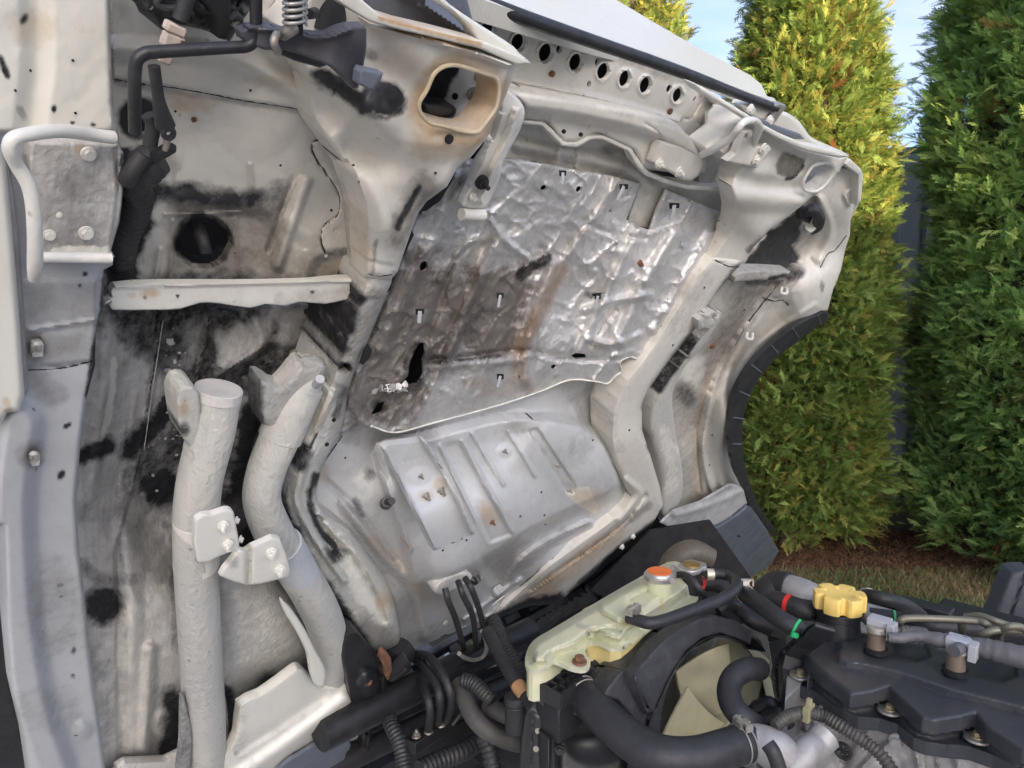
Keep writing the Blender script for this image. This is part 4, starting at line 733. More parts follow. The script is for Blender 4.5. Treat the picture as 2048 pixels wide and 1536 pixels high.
# --- far fender with wheel arch
AR = [(1655, 622), (1637, 624), (1586, 655), (1542, 689), (1501, 730), (1473, 778), (1463, 819), (1458, 860), (1461, 905), (1473, 946), (1487, 980), (1500, 1017)]
fend = relief('wheel_arch_panel', [(1660, 330), (1722, 342), (1722, 380), (1716, 410), (1701, 440), (1700, 470), (1690, 500), (1682, 540), (1666, 580)] + AR + [(1440, 1045), (1390, 1050), (1330, 1050), (1315, 960), (1290, 860), (1300, 800), (1380, 660), (1430, 580), (1500, 500), (1570, 430), (1630, 380)], m_paint, cab,
    h=cones([(1690, 380, .02), (1640, 600, .03), (1480, 850, .03), (1420, 900, -.02), (1370, 850, -.05), (1420, 700, -.045), (1500, 600, -.03), (1560, 480, -.05), (1450, 1000, -.01), (1350, 1000, -.03)]), step=4, skirt=.03, edge=(5, .006),
    feats=[ridge([(1562, 560), (1500, 640), (1440, 740), (1412, 840), (1408, 920), (1430, 1000)], 10, .010), ridge([(1530, 600), (1460, 690), (1420, 780), (1398, 880), (1400, 980)], 6, -.008), ridge([(1600, 540), (1540, 610), (1470, 720), (1440, 830), (1440, 930), (1455, 1010)], 14, .008), ridge([(1630, 610), (1570, 650), (1520, 690), (1480, 740), (1456, 800), (1446, 860), (1450, 920), (1466, 985)], 10, .005), ridge([(1525, 595), (1562, 600), (1575, 612)], 2.5, -.003),
           ridge([(1712, 370), (1706, 430), (1694, 500), (1670, 590)], 4, -.005), ridge([(1640, 400), (1660, 460), (1640, 520)], 16, .008), ridge([(1702, 380), (1690, 392), (1698, 408)], 6, .006), wrinkle(40, .005, 3), wrinkle(12, .0018, 6)],
    paint=[('soot', area([(1612, 420), (1585, 428), (1540, 458), (1505, 500), (1488, 530), (1500, 545), (1580, 542), (1604, 520), (1590, 490), (1600, 460)], 1, 18, 12)), ('soot', blob((1582, 530), 18, 12, 0, .8)), ('soot', stroke([(1500, 560), (1560, 560), (1600, 545)], 14, .7)), ('dirt', area([(1480, 560), (1570, 560), (1500, 660), (1430, 760), (1390, 800), (1400, 690)], .8, 50)), ('dirt', stroke([(1600, 540), (1520, 620), (1460, 720)], 18, .4)),
           ('dirt', blob((1610, 480), 22, 60, 20, .6)), ('soot', blob((1370, 790), 26, 30, 0, .6)), ('dirt', area([(1320, 760), (1420, 760), (1390, 1000), (1340, 1000)], .5, 50)), ('rust', stroke([(1415, 760), (1395, 860), (1395, 960), (1405, 1010)], 10, .35)), ('dirt', stroke([(1340, 1040), (1480, 1000)], 14, .5)), ('dirt', blob((1650, 350), 40, 30, 0, .3)), ('soot', blob((1644, 573), 6, 14, 0, .5))])
for x_, y_ in ((1568, 581), (1499, 672)):
    MB().tube([P(x_ - 5, y_ - 6, .0), P(x_ - 6, y_ + 4, .014), P(x_ + 4, y_ + 6, .014), P(x_ + 6, y_ - 4, .0)], .004, 8).build('trim_clip', m_bar, cab)
bolt_mb(P(1424, 692, -.02), N, 7 * mpp(P(1424, 692))).build('bolt', m_rusty, cab)
relief('fender_brace', [(1468, 553), (1474, 545), (1500, 541), (1540, 541), (1582, 543), (1566, 560), (1520, 560), (1466, 565)], m_coatd, cab, h=.03, step=3, edge=(4, .005), skirt=.03, paint=[('dirt', allover(.4)), ('soot', stroke([(1540, 558), (1570, 550)], 6, .8))])
g = MB().tube([P(1612, 424, .02), P(1626, 418, .03), (P(1638, 436, .03)), P(1634, 452, .02), P(1622, 460, .01)], [.012, .012, .013, .013, .012], 10); g.build('wire_grommet', m_rubber, cab)
relief('grommet_boot', [(1598, 416), (1612, 414), (1628, 426), (1620, 450), (1608, 440), (1600, 440)], m_rubber, cab, h=.015, step=3, edge=(5, .006), skirt=.01, sm=1)
MB().cyl(P(1616, 458, .005), P(1622, 452, .018), 11 * mpp(P(1616, 458)), 11 * mpp(P(1616, 458))).build('grommet_ring', m_bar, cab)
trim = relief('arch_trim', [(1655, 624), (1655, 641), (1627, 658), (1593, 686), (1559, 710), (1528, 744), (1504, 782), (1491, 819), (1484, 860), (1487, 911), (1497, 958), (1517, 1011), (1553, 1061), (1546, 1070), (1523, 1046), (1500, 1017), (1485, 973), (1469, 940), (1461, 905), (1458, 860), (1463, 819), (1473, 778), (1501, 730), (1542, 689), (1586, 655), (1637, 628)], m_black, cab, h=.034, step=3, edge=(5, .003), skirt=.012, sm=3)
for a, b_ in (((1636, 630), (1642, 650)), ((1585, 656), (1597, 674)), ((1542, 690), (1556, 706)), ((1503, 730), (1522, 744)), ((1480, 783), (1500, 792)), ((1468, 835), (1489, 838)), ((1466, 888), (1484, 888))):
    MB().tube([P(*a, .035), P(*b_, .035)], .0016, 6).build('trim_rib', m_bluegrey, trim)
relief('arch_foot', [(1322, 1046), (1345, 1022), (1400, 1004), (1462, 968), (1488, 975), (1496, 1008), (1450, 1045), (1400, 1062), (1372, 1078), (1350, 1060)], m_pan0, cab, h=.030, step=4, edge=(5, .003), skirt=.006, feats=[ridge([(1350, 1030), (1420, 1010), (1480, 985)], 10, .006), wrinkle(30, .006, 3)], paint=[('dirt', allover(.25)), ('dirt', stroke([(1345, 1024), (1462, 972)], 8, .6))], holes=[ell((1376, 1064), 4, 3), ell((1392, 1056), 4, 3)])
flap = relief('mud_flap', [(1358, 1082), (1372, 1076), (1440, 1053), (1478, 1028), (1497, 1010), (1508, 1022), (1530, 1054), (1558, 1102), (1548, 1118), (1540, 1130), (1512, 1148), (1487, 1163), (1476, 1152), (1410, 1138), (1396, 1112), (1380, 1098), (1362, 1094)], simple('scuffed_blue_black_rubber', (.085, .098, .12), .5, var=.25, scale=10, bump=.1, dust=.55, dcol=(.20, .21, .22), dscale=25), cab, h=.045, step=4, edge=(4, .004), skirt=.008, feats=[ridge([(1376, 1082), (1400, 1102), (1410, 1136)], 6, .006), wrinkle(50, .012, 3)], holes=[ell((1478, 1073), 4, 3)])
relief('far_corner_post', [(1700, 318), (1722, 338), (1726, 350), (1722, 400), (1714, 412), (1716, 350), (1690, 330)], m_bar, cab, h=.04, step=4, edge=(3, .003), skirt=.04)
# --- foil heat shield
def foil_mat():
    m, n, l, b = newmat('crinkled_foil'); v = n.new('ShaderNodeTexCoord').outputs['Object']
    fine = nz(n, l, v, 60, 6, .7)
    def att(nm, amp, a0, a1, sc, mx=1):
        nn = nz(n, l, v, sc, 6, .75); return mth(n, l, 'MULTIPLY', mp_(n, l, mth(n, l, 'ADD', attr(n, nm), mth(n, l, 'MULTIPLY', mth(n, l, 'SUBTRACT', nn, .5), amp)), a0, a1, 0, mx), mp_(n, l, attr(n, nm), .01, .12))
    c = mix(n, l, mp_(n, l, nz(n, l, v, 9, 5), .35, .65), (.72, .715, .70), (.60, .595, .58))
    c = mix(n, l, mp_(n, l, fine, .5, .75, 0, .5), c, (.30, .28, .26))
    d = att('dirt', 1.2, .03, .60, 40); r = att('rust', .8, .15, .9, 26, .9); s = att('soot', 1.1, .25, .75, 60)
    c = mix(n, l, d, c, (.15, .135, .12)); c = mix(n, l, r, c, (.27, .19, .13)); c = mix(n, l, s, c, (.02, .018, .018)); l.new(c, b.inputs['Base Color'])
    mt = mth(n, l, 'SUBTRACT', .68, mth(n, l, 'MULTIPLY', mth(n, l, 'MAXIMUM', mth(n, l, 'MAXIMUM', d, r), s), .6)); l.new(mt, b.inputs['Metallic'])
    l.new(mp_(n, l, fine, .3, .7, .42, .60), b.inputs['Roughness'])
    bp = n.new('ShaderNodeBump'); bp.inputs['Strength'].default_value = .75; bp.inputs['Distance'].default_value = .0028
    vo = n.new('ShaderNodeTexVoronoi'); vo.inputs['Scale'].default_value = 210; mpn = n.new('ShaderNodeMapping'); mpn.inputs['Scale'].default_value = (1, 1, .6); l.new(v, mpn.inputs[0]); l.new(mpn.outputs[0], vo.inputs['Vector'])
    h = mth(n, l, 'ADD', mth(n, l, 'MULTIPLY', vo.outputs['Distance'], .35), mth(n, l, 'MULTIPLY', nz(n, l, v, 90, 4, .6), .9)); h = mth(n, l, 'ADD', h, mth(n, l, 'MULTIPLY', nz(n, l, v, 22, 3, .5), .25))
    l.new(h, bp.inputs['Height']); l.new(bp.outputs[0], b.inputs['Normal']); return m
m_foil = foil_mat()
FO = [(925, 321), (985, 318), (1020, 318), (1080, 326), (1150, 340), (1210, 350), (1281, 366), (1268, 400), (1252, 440), (1275, 452), (1300, 461), (1314, 420), (1333, 380), (1380, 400), (1455, 432), (1448, 458), (1440, 490), (1418, 520), (1385, 560), (1360, 602), (1325, 655), (1292, 708), (1280, 722), (1260, 715), (1240, 722), (1245, 745), (1230, 755), (1215, 770), (1190, 765), (1165, 760), (1140, 762), (1080, 785), (1000, 812), (930, 832), (860, 850), (790, 867), (765, 858), (740, 850), (715, 852), (682, 864), (690, 820), (704, 770), (730, 700), (752, 640), (772, 585), (792, 540), (810, 500), (830, 450), (850, 418), (878, 400), (900, 372), (915, 345)]
rndw = np.random.default_rng(5)
wr = []
for k in range(60):
    cx_, cy_ = rndw.uniform(720, 1420), rndw.uniform(340, 840); a_ = R_(rndw.normal(-52, 22)); ln = rndw.uniform(20, 80)
    q = [(cx_ + math.cos(a_) * t * ln + rndw.normal(0, 6), cy_ + math.sin(a_) * t * ln + rndw.normal(0, 6)) for t in (-.5, -.15, .2, .5)]
    wr.append(ridge(q, rndw.uniform(7, 18), rndw.uniform(-.003, .0035)))
big = [([(900, 340), (880, 450), (820, 560), (760, 700)], 26, .012), ([(905, 520), (880, 600), (850, 680), (800, 800)], 14, -.010), ([(1000, 470), (950, 580), (900, 700), (850, 800)], 20, .014), ([(1080, 500), (1040, 600), (1010, 700)], 16, -.010), ([(1110, 530), (1080, 600), (1060, 680), (1050, 760)], 22, .016), ([(1240, 360), (1190, 440), (1130, 520)], 13, .009), ([(1280, 460), (1230, 560), (1190, 640), (1160, 700)], 20, .013), ([(1350, 470), (1290, 570), (1240, 680)], 22, .014), ([(1420, 470), (1370, 560), (1310, 660)], 18, .012), ([(860, 720), (940, 712), (1040, 700), (1120, 712)], 9, -.009), ([(1100, 715), (1190, 722), (1260, 715)], 7, -.005), ([(860, 735), (950, 728), (1040, 722)], 12, .007),
       ([(1170, 620), (1240, 600), (1300, 590)], 14, .008), ([(980, 440), (1010, 480), (1060, 520)], 10, .008), ([(960, 500), (1000, 470), (1030, 460)], 12, -.008), ([(880, 560), (920, 500), (950, 480)], 10, .009), ([(1180, 450), (1230, 470), (1290, 475)], 10, -.006), ([(1180, 680), (1230, 690), (1280, 670)], 12, .008), ([(1180, 690), (1200, 660), (1230, 620)], 9, -.007)]
TEAR = [(838, 686), (850, 684), (851, 708), (846, 722), (848, 750), (836, 768), (818, 772), (800, 780), (786, 788), (776, 782), (800, 768), (816, 752), (820, 722), (830, 700)]
TEAR2 = [(756, 806), (774, 802), (768, 816), (764, 826), (748, 832), (742, 828), (750, 816)]
tears = [TEAR, TEAR2, [(1142, 712), (1150, 706), (1172, 708), (1174, 716), (1152, 718)], ell((848, 533), 8, 11, 20), ell((1108, 734), 6, 5), ell((1088, 376), 7, 6, -20), ell((1158, 379), 6, 7, 20), [(1182, 590), (1190, 586), (1214, 585), (1206, 590), (1194, 596)], [(1218, 420), (1222, 418), (1224, 424), (1219, 426)]]
foil = relief('foil_heat_shield', FO, m_foil, cab, h=cones([(930, 330, -.01), (1270, 370, -.02), (1440, 440, -.01), (1380, 560, .005), (1270, 720, .01), (1100, 560, -.03), (950, 560, -.03), (760, 700, -.02), (700, 850, -.01), (800, 860, -.005), (1000, 800, -.02)]), step=3.6, skirt=.004, holes=tears, sm=1,
    feats=wr + [ridge(a, b, c) for a, b, c in big] + [crinkle(60, .0045, 3, 3.0, -55, 12), crinkle(22, .0012, 9, 1.8, -50, 5), wrinkle(110, .014, 7, 1.8, -52), crinkle(120, .005, 8, 1.8, -45, 30), crinkle(70, .0025, 12, 2.4, 10, 30), crinkle(80, .003, 5, 1.4, 20, 14), ridge(TEAR, 14, .010, 0, 1), ridge([(740, 860), (700, 790), (760, 650), (820, 500)], 14, .008), plateau(FO, .004, 10), dome((1075, 530), 34, 16, .012, -20)],
    paint=[('dirt', area([(700, 640), (820, 480), (980, 560), (1060, 580), (1060, 700), (860, 740), (760, 850), (690, 850)], .62, 90, 40)), ('dirt', area([(940, 540), (1060, 540), (1040, 700), (960, 720), (900, 700)], .8, 60, 30)), ('rust', stroke([(1120, 540), (1090, 600), (1060, 660), (1040, 700)], 20, .85)), ('rust', stroke([(1030, 700), (1040, 740), (1050, 770)], 22, .7)), ('rust', stroke([(940, 765), (990, 780), (1040, 770)], 22, .45)), ('rust', blob((1200, 690), 40, 20, 0, .3)), ('rust', stroke([(1190, 500), (1160, 560)], 10, .2)),
           ('soot', stroke([(1040, 550), (1070, 530), (1095, 518)], 16, .85)), ('soot', blob((830, 740), 40, 60, 20, .75, .9, .6)), ('soot', stroke([(770, 780), (700, 840)], 22, .4)), ('soot', blob((1180, 590), 14, 10, 0, .6)), ('soot', stroke([(880, 725), (1000, 712)], 5, .6)), ('soot', area([(880, 620), (980, 600), (960, 700), (880, 720)], .4, 50, 40)), ('dirt', stroke([(850, 420), (950, 340)], 18, .35)), ('soot', blob((758, 815), 26, 22, 0, .7)), ('dirt', area([(690, 750), (860, 740), (840, 850), (700, 860)], .6, 40))])
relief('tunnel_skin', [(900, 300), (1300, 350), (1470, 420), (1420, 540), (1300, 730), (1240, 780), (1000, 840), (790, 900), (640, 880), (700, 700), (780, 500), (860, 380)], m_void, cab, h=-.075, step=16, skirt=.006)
# rolled black edges of the shield hardware
cl_ = MB()
tabs = [((1248, 372), (1235, 402), 5), ((1349, 410), (1343, 440), 6), ((840, 622), (838, 646), 5), ((1001, 590), (996, 614), 4), ((1001, 752), (995, 774), 4), ((1196, 592), (1190, 618), 3.5), ((1126, 345), (1124, 370), 4), ((1362, 486), (1378, 494), 5)]
for a, b_, w_ in tabs:
    A, B = P(*a, .006), P(*b_, .012); mb = MB(); d = B - A; ln = np.linalg.norm(d); d /= ln; s_ = np.cross(N, d); mb.box((A + B) / 2, (d, s_, N), (ln / 2, w_ * mpp(A), .001)); mb.build('shield_tab', m_grey, foil, bevel=.0006)
    relief('tab_slot', [(a[0] - w_ * 1.5, a[1] - 3), (a[0] + w_ * 1.7, a[1] - 3), (a[0] + w_ * 1.6, a[1] + 6), (a[0] - w_ * 1.4, a[1] + 8)], m_void, foil, h=.003, step=3, skirt=.002)
bolt_mb(P(1279, 527, .0), N, 8 * mpp(P(1279, 527)), stud=.5).build('bolt', m_rusty, foil)
for pts in ([(852, 422), (880, 402), (900, 370), (912, 345), (905, 340), (870, 372), (846, 400), (840, 424)], [(822, 455), (828, 470), (806, 515), (800, 514), (812, 480)], [(738, 690), (744, 700), (740, 716), (726, 730), (722, 728), (730, 702)], [(784, 548), (790, 556), (780, 580), (774, 586), (778, 566)]):
    relief('edge_gap', pts, m_void, foil, h=.022, step=4, skirt=.004)
relief('edge_roll', [(690, 700), (760, 520), (772, 480), (800, 500), (720, 690), (690, 770)], m_void, cab, h=-.05, step=10, skirt=.003)
cr_ = MB()
for k in range(16):
    a, b_ = random.gauss(785, 14), random.gauss(778, 5); u_, v_, w__ = frame_of([random.gauss(0, 1) for _ in range(3)]); cr_.prism([P(a, b_, .012) + .006 * (math.cos(t) * u_ + math.sin(t) * v_) * random.uniform(.4, 1.2) for t in (0, 1.3, 2.4, 4, 5.2)], w__ * .001)
tag(cr_.build('torn_foil_shreds', m_foil, foil, ang=10), kind='stuff')

line_on(foil, [(742, 852), (790, 865), (860, 848), (1000, 810), (1080, 783), (1140, 760), (1190, 763), (1214, 767), (1230, 753), (1243, 742), (1240, 724), (1262, 714), (1280, 719), (1292, 706), (1325, 652), (1360, 600), (1385, 558), (1418, 518)], 2.2, 'edge_bead', m_bar, .002)
# --- floor pan (footwell bulge)
m_pan = paint_mat('silver_grey_primer', (.53, .54, .54), (.46, .47, .48), .33, .06, 90, speck=.2, spec=.6, coat=.25)
FP = [(646, 905), (672, 868), (700, 850), (740, 846), (790, 864), (860, 846), (1000, 806), (1140, 756), (1190, 760), (1236, 790), (1222, 826), (1220, 880), (1230, 930), (1250, 968), (1262, 992), (1245, 1022), (1205, 1050), (1165, 1080), (1098, 1130), (1040, 1180), (1000, 1216), (950, 1246), (880, 1276), (815, 1302), (795, 1300), (790, 1240), (770, 1190), (740, 1130), (700, 1080), (650, 1040), (628, 1010), (632, 960)]
pan = relief('footwell_pan', FP, m_pan, cab, h=cones([(650, 950, -.02), (760, 880, -.03), (780, 1000, .015), (1180, 800, -.05), (1240, 980, .01), (1100, 900, .005), (1000, 1050, .05), (900, 1120, .06), (1000, 850, -.035), (860, 880, -.02), (820, 1280, -.02), (1000, 1200, -.02), (1180, 1060, .005), (860, 1260, -.02), (760, 1160, -.0)]), step=3.6, skirt=.02, sm=1,
    feats=[ridge([(945, 868), (975, 918), (1007, 969)], 6, .006, .2), ridge([(1017, 865), (1045, 908), (1071, 952)], 6, .005, .2), ridge([(925, 884), (975, 975), (1025, 1064)], 7, .006, .1), ridge([(880, 892), (925, 985), (975, 1085)], 7, .005, .1), plateau([(1056, 862), (1075, 856), (1152, 972), (1150, 986), (1138, 988), (1126, 978)], -.006, 5), plateau([(884, 890), (920, 884), (1025, 1068), (972, 1088)], -.005, 8),
           ridge([(770, 960), (790, 1020), (820, 1100)], 8, .008), plateau([(760, 895), (860, 870), (1040, 830), (1190, 860), (1236, 950), (1225, 990), (1130, 1030), (1030, 1085), (960, 1130), (835, 1170), (800, 1060), (770, 960)], .030, 26, 3), dome((838, 952), 22, 16, .004), dome((1009, 902), 18, 14, .004), dome((738, 1160), 50, 40, -.006), plateau([(960, 1140), (1060, 1080), (1180, 1050), (1200, 1050), (1100, 1110), (990, 1190), (960, 1180)], -.007, 20, 2), ridge([(1180, 1050), (1100, 1085), (1040, 1130), (1000, 1190)], 14, .016, .3),
           ridge([(930, 1240), (1040, 1160)], 8, .008), ridge([(690, 1010), (760, 1100), (830, 1180), (850, 1270)], 18, .014), ridge([(650, 960), (720, 1030), (790, 1120)], 12, -.008), wrinkle(60, .006, 3), wrinkle(28, .003, 5), ridge([(1145, 812), (1165, 860)], 10, .004), ridge([(660, 900), (680, 870)], 5, -.004), ridge([(845, 880), (850, 875)], 3, .003)],
    paint=[('dirt', stroke([(690, 870), (760, 880), (860, 868)], 24, .45)), ('soot', blob((740, 950), 14, 22, -30, .5, .9, .8)), ('soot', stroke([(708, 1000), (725, 1030)], 8, .5, .8, .8)), ('bare', area([(1130, 985), (1175, 975), (1200, 1010), (1190, 1025), (1150, 1008)], .9, 8, 8)), ('rust', area([(1130, 985), (1175, 980), (1200, 1015), (1180, 1030)], .35, 14, 8)), ('rust', blob((1190, 1000), 30, 24, 0, .35)), ('rust', blob((980, 1030), 20, 30, -30, .42)), ('rust', blob((848, 985), 18, 14, 0, .35)), ('rust', blob((878, 968), 16, 12, 0, .32)), ('rust', stroke([(1020, 1080), (1110, 1040), (1180, 1020)], 12, .18)), ('rust', blob((650, 950), 16, 26, 0, .3)),
           ('rust', stroke([(740, 1080), (800, 1130), (850, 1200)], 12, .3)), ('dirt', stroke([(680, 1000), (740, 1080), (800, 1170), (820, 1230)], 20, .28)), ('dirt', stroke([(800, 1290), (870, 1265), (940, 1225)], 20, .4)), ('dirt', area([(960, 1110), (1060, 1080), (1170, 1050), (1100, 1100), (990, 1190)], .42, 24)), ('dirt', stroke([(1236, 1030), (1100, 1130), (1010, 1210)], 9, .7)), ('dirt', stroke([(1160, 780), (1180, 840), (1160, 900)], 40, .25)), ('dirt', area([(1060, 862), (1150, 985), (1130, 980)], .4, 12, 12)), ('rust', blob((815, 1092), 8, 6, 0, .6)),
           ('bare', area([(700, 900), (760, 930), (800, 1080), (840, 1160), (760, 1090), (690, 980)], .35, 50)), ('dirt', blob((1050, 850), 60, 18, -15, .4))])
FPL = [(767, 899), (776, 892), (853, 882), (870, 906), (952, 1067), (870, 1101), (866, 1100), (780, 925)]
hp_ = cones([(780, 900, .035), (860, 880, .035), (950, 1067, .098), (870, 1100, .10)])
plate = relief('access_plate', FPL, m_pan, cab, h=hp_, step=3, skirt=.012, feats=[ridge([(772, 905), (868, 1096)], 4, .013), ridge([(850, 884), (900, 966), (944, 1064)], 6, .013), ridge([(790, 928), (862, 910)], 2, -.001), dome((838, 952), 26, 20, .003)], paint=[('rust', blob((852, 990), 22, 16, 0, .35)), ('rust', blob((880, 970), 18, 14, 0, .35))])
for x_, y_ in ((851, 991), (881, 981)): bolt_mb(P(x_, y_, float(hp_(x_, y_)) + .001), N, 9 * mpp(P(x_, y_, .07)), stud=.9, rot=x_).build('bolt', m_steel, plate)
for x_, y_, h_ in ((841, 952, .075), (1009, 902, .045), (984, 1044, .085), (821, 1094, .04), (1115, 930, .05), (1138, 980, .05)): bolt_mb(P(x_, y_, h_), N, 5 * mpp(P(x_, y_)), stud=1).build('stud', m_rusty if y_ > 1000 else m_steel, pan)
MB().cyl(P(772, 1007, .03), P(775, 1004, .05), .010, .008, 14).cyl(P(776, 1004, .05), P(784, 1002, .062), .006, .0055, 12).build('rubber_plug', m_black, pan)
MB().cyl(P(948, 1158, .03), P(951, 1152, .05), .013, .011, 14).cyl(P(951, 1152, .05), P(958, 1164, .062), .006, .0055, 12).build('rubber_plug', m_black, pan)
gr = relief('pipe_grommet', ell((905, 1166), 42, 17, -24, 30), m_dirty, cab, h=.072, step=4, edge=(6, .006), skirt=.03)
relief('flange_tear', [(1010, 1192), (998, 1200), (985, 1212), (1000, 1206), (984, 1226), (996, 1214), (1004, 1204)], m_bar, cab, h=.03, step=3, skirt=.002)
disc(P(890, 1245, .0), N, 6 * mpp(P(890, 1245)), .002).build('plug', m_bar, cab)

# open joints, beads and small marks on the sheets
for o_, q in ((up, [(228, 158), (300, 170), (345, 175), (420, 188), (480, 200), (560, 212), (615, 221)]), (up, [(645, 278), (626, 286), (628, 310), (655, 350), (676, 385), (679, 420), (666, 440), (648, 452), (642, 480), (650, 505)]),
              (fend, [(1525, 595), (1548, 602), (1566, 600), (1578, 612)]), (fend, [(1693, 470), (1670, 500), (1655, 508), (1640, 535)]), (pan, [(1234, 796), (1222, 828), (1220, 880), (1230, 930), (1248, 966), (1256, 990), (1240, 1018), (1200, 1048), (1120, 1106), (1040, 1172)]), (pan, [(652, 918), (672, 890), (684, 872)]),
              (rail2, [(1426, 518), (1455, 532), (1478, 534)]), (fend, [(1562, 560), (1500, 640), (1470, 690)]), (pill, [(57, 740), (120, 737), (186, 722)]), (box1, [(730, 545), (760, 552), (788, 548)]), (lower, [(322, 640), (300, 780), (282, 900), (264, 975)]), (lower, [(420, 630), (405, 700), (386, 775)])):
    line_on(o_, q, 1.3, 'open_joint', m_void, .0)
line_on(lower, [(326, 640), (305, 780), (288, 900)], 1.2, 'bare_edge', m_bar, .001)
rs_ = np.random.default_rng(12)
for o_, lst in ((up, ((600, 362), (470, 505), (500, 180), (350, 222), (560, 330))), (box1, ((716, 388), (706, 330), (662, 420), (870, 345))), (pill, ((145, 120), (60, 140), (150, 225), (30, 180))), (rail2, ((1258, 860), (1345, 690), (1408, 575))), (fend, ((1424, 870), (1418, 930), (1488, 620))), (pan, ((1040, 1032), (1088, 1030), (1082, 984), (1090, 1048), (690, 915), (1185, 880), (885, 1100), (932, 1080)))):
    for x_, y_ in lst: disc(on(o_, x_, y_, -.0005), N, 2.3 * mpp(P(x_, y_)), .0016, 10).build('small_hole', m_void, o_)
cn = thing('tan_canister', 'dull tan round canister half hidden behind the coolant tank under the mud flap', 'canister', D(1380, 1125, 1.75))
MB().tube([D(1330, 1150, 1.78), D(1352, 1122, 1.78), D(1385, 1106, 1.78), D(1425, 1118, 1.78)], [.024, .032, .032, .024], 28).build('canister_body', simple('tan_plastic', (.095, .082, .062), .5, dust=.15), cn, ang=60)

# ============================================================ THINGS AROUND THE PEDALS AND UNDER THE CAB
def mtube(pts, r=None, n=12, **k): return MB().tube([P(a, b, c) for a, b, c in pts], r, n, **k)
t = thing('brake_pedal_rod', 'bent black steel rod dropping into the round floor hole', 'rod', P(270, 263, .03))
mtube([(512, -60, .11), (512, 20, .11), (511, 66, .11), (506, 84, .11), (490, 93, .11), (460, 95, .11), (390, 99, .11), (310, 104, .11), (290, 107, .11), (275, 118, .11), (270, 138, .11), (269, 180, .11), (270, 264, .10)], 13 * mpp(P(290, 110, .11)), 20).build('rod', m_blackm, t, ang=60)
t = thing('cable_connector', 'dusty beige plug with a dark cable hanging behind the bent rod', 'connector', P(325, 120, .1))
mb = MB(); ax = P(352, 48, .09) - P(326, 122, .09); ln = np.linalg.norm(ax); ax /= ln; sx = np.cross(ax, N); sx /= np.linalg.norm(sx); sz = np.cross(ax, sx); c0 = P(339, 85, .09)
m_beige = simple('dusty_beige_plastic', (.50, .42, .35), .6, dust=.5, var=.3, scale=50, bump=.3)
mb.box(c0 - ax * ln * .32, (ax, sx, sz), (ln * .22, .0045, .004)); mb.box(c0 + ax * ln * .05, (ax, sx, sz), (ln * .18, .0055, .0045)); mb.box(c0 + ax * ln * .38, (ax, sx, sz), (ln * .12, .0065, .005)); mb.box(c0 + ax * ln * .22 + sx * .003, (ax, sx, sz), (ln * .05, .005, .004)); mb.build('plug_body', m_beige, t, bevel=.002)
mtube([(380, -40, .09), (372, 0, .09), (360, 40, .09)], .0055).build('cable', m_rubber, t)
t = thing('linkage_lever', 'worn dark lever with eyelets hanging into the black floor hole', 'lever', P(300, 300, .05))
mtube([(308, 132, .085), (316, 190, .085), (322, 220, .085), (330, 250, .08)], np.array([.0042, .0042, .0055, .0075]), 12).build('arm', m_rubber, t)
mtube([(298, 230, .07), (306, 250, .07), (300, 290, .07)], .0055).build('fork', m_rubber, t)
mb = MB(); mb.tube([P(337 + 10 * math.cos(a), 266 + 10 * math.sin(a), .085) for a in np.linspace(0, 6.8, 14)], .0022, 8); mb.build('eyelet', m_black, t)
mb = MB(); mb.cyl(P(336, 276, .08), P(330, 300, .078), .0028, .0022); mb.build('pin', m_steel, t)
mb = MB(); ax = P(346, 292, .08) - P(300, 320, .06); ax /= np.linalg.norm(ax); sx = np.cross(ax, N); sz = np.cross(ax, sx); mb.box(P(326, 304, .07), (ax, sx, sz), (.012, .006, .005)); mb.build('black_plug', m_black, t, bevel=.002)
t = thing('loom_behind_bracket', 'thick black taped cable loom dropping behind the handle bracket', 'cable loom', P(260, 500, 0))
mtube([(318, 316, .05), (290, 335, .045), (270, 370, .03), (278, 395, .02), (262, 440, .0), (246, 480, -.01), (238, 560, -.03)], np.array([.013, .015, .011, .012, .013, .013, .011]), 16, rib=.03, ribn=.008).build('loom', m_rubber, t)
mtube([(288, 310, .06), (262, 345, .06), (255, 360, .05)], .007).build('branch', m_rubber, t)

t = thing('steering_linkage_box', 'dark greasy mechanism with a coiled boot at the top of the cab floor', 'mechanism', P(400, 20, .05))
relief('housing', [(270, -60), (282, 0), (290, 22), (310, 36), (318, 56), (335, 64), (350, 50), (400, 58), (440, 72), (452, 78), (458, 84), (468, 70), (480, 45), (500, 20), (520, -60)], m_blackm, t, h=.05, step=6, edge=(8, .012), skirt=.04, sm=2, feats=[wrinkle(30, .03, 2), ridge([(380, 0), (450, 40)], 14, .02)])
mb = MB(); [mb.tube([P(342 + 28 * math.cos(a), -2 + k * 3 + 14 * math.sin(a), .08 + k * .002) for a in np.linspace(0, 6.5, 16)], .0025, 8) for k in range(3)]; mb.build('coiled_boot', m_rubber, t)
relief('side_cheek', [(400, -60), (404, 0), (430, 40), (436, 76), (450, 80), (460, 60), (462, -60)], m_void, t, h=.07, step=6, edge=(5, .006), skirt=.02)
ctube('eyelet', [(468, 30, .08, 10), (478, 40, .08, 9), (470, 56, .08, 10)], m_rubber, t)
t = thing('pedal_cam_lever', 'flat dark grey pressed lever with a pointed end below the coil spring', 'lever', P(640, 90, .13))
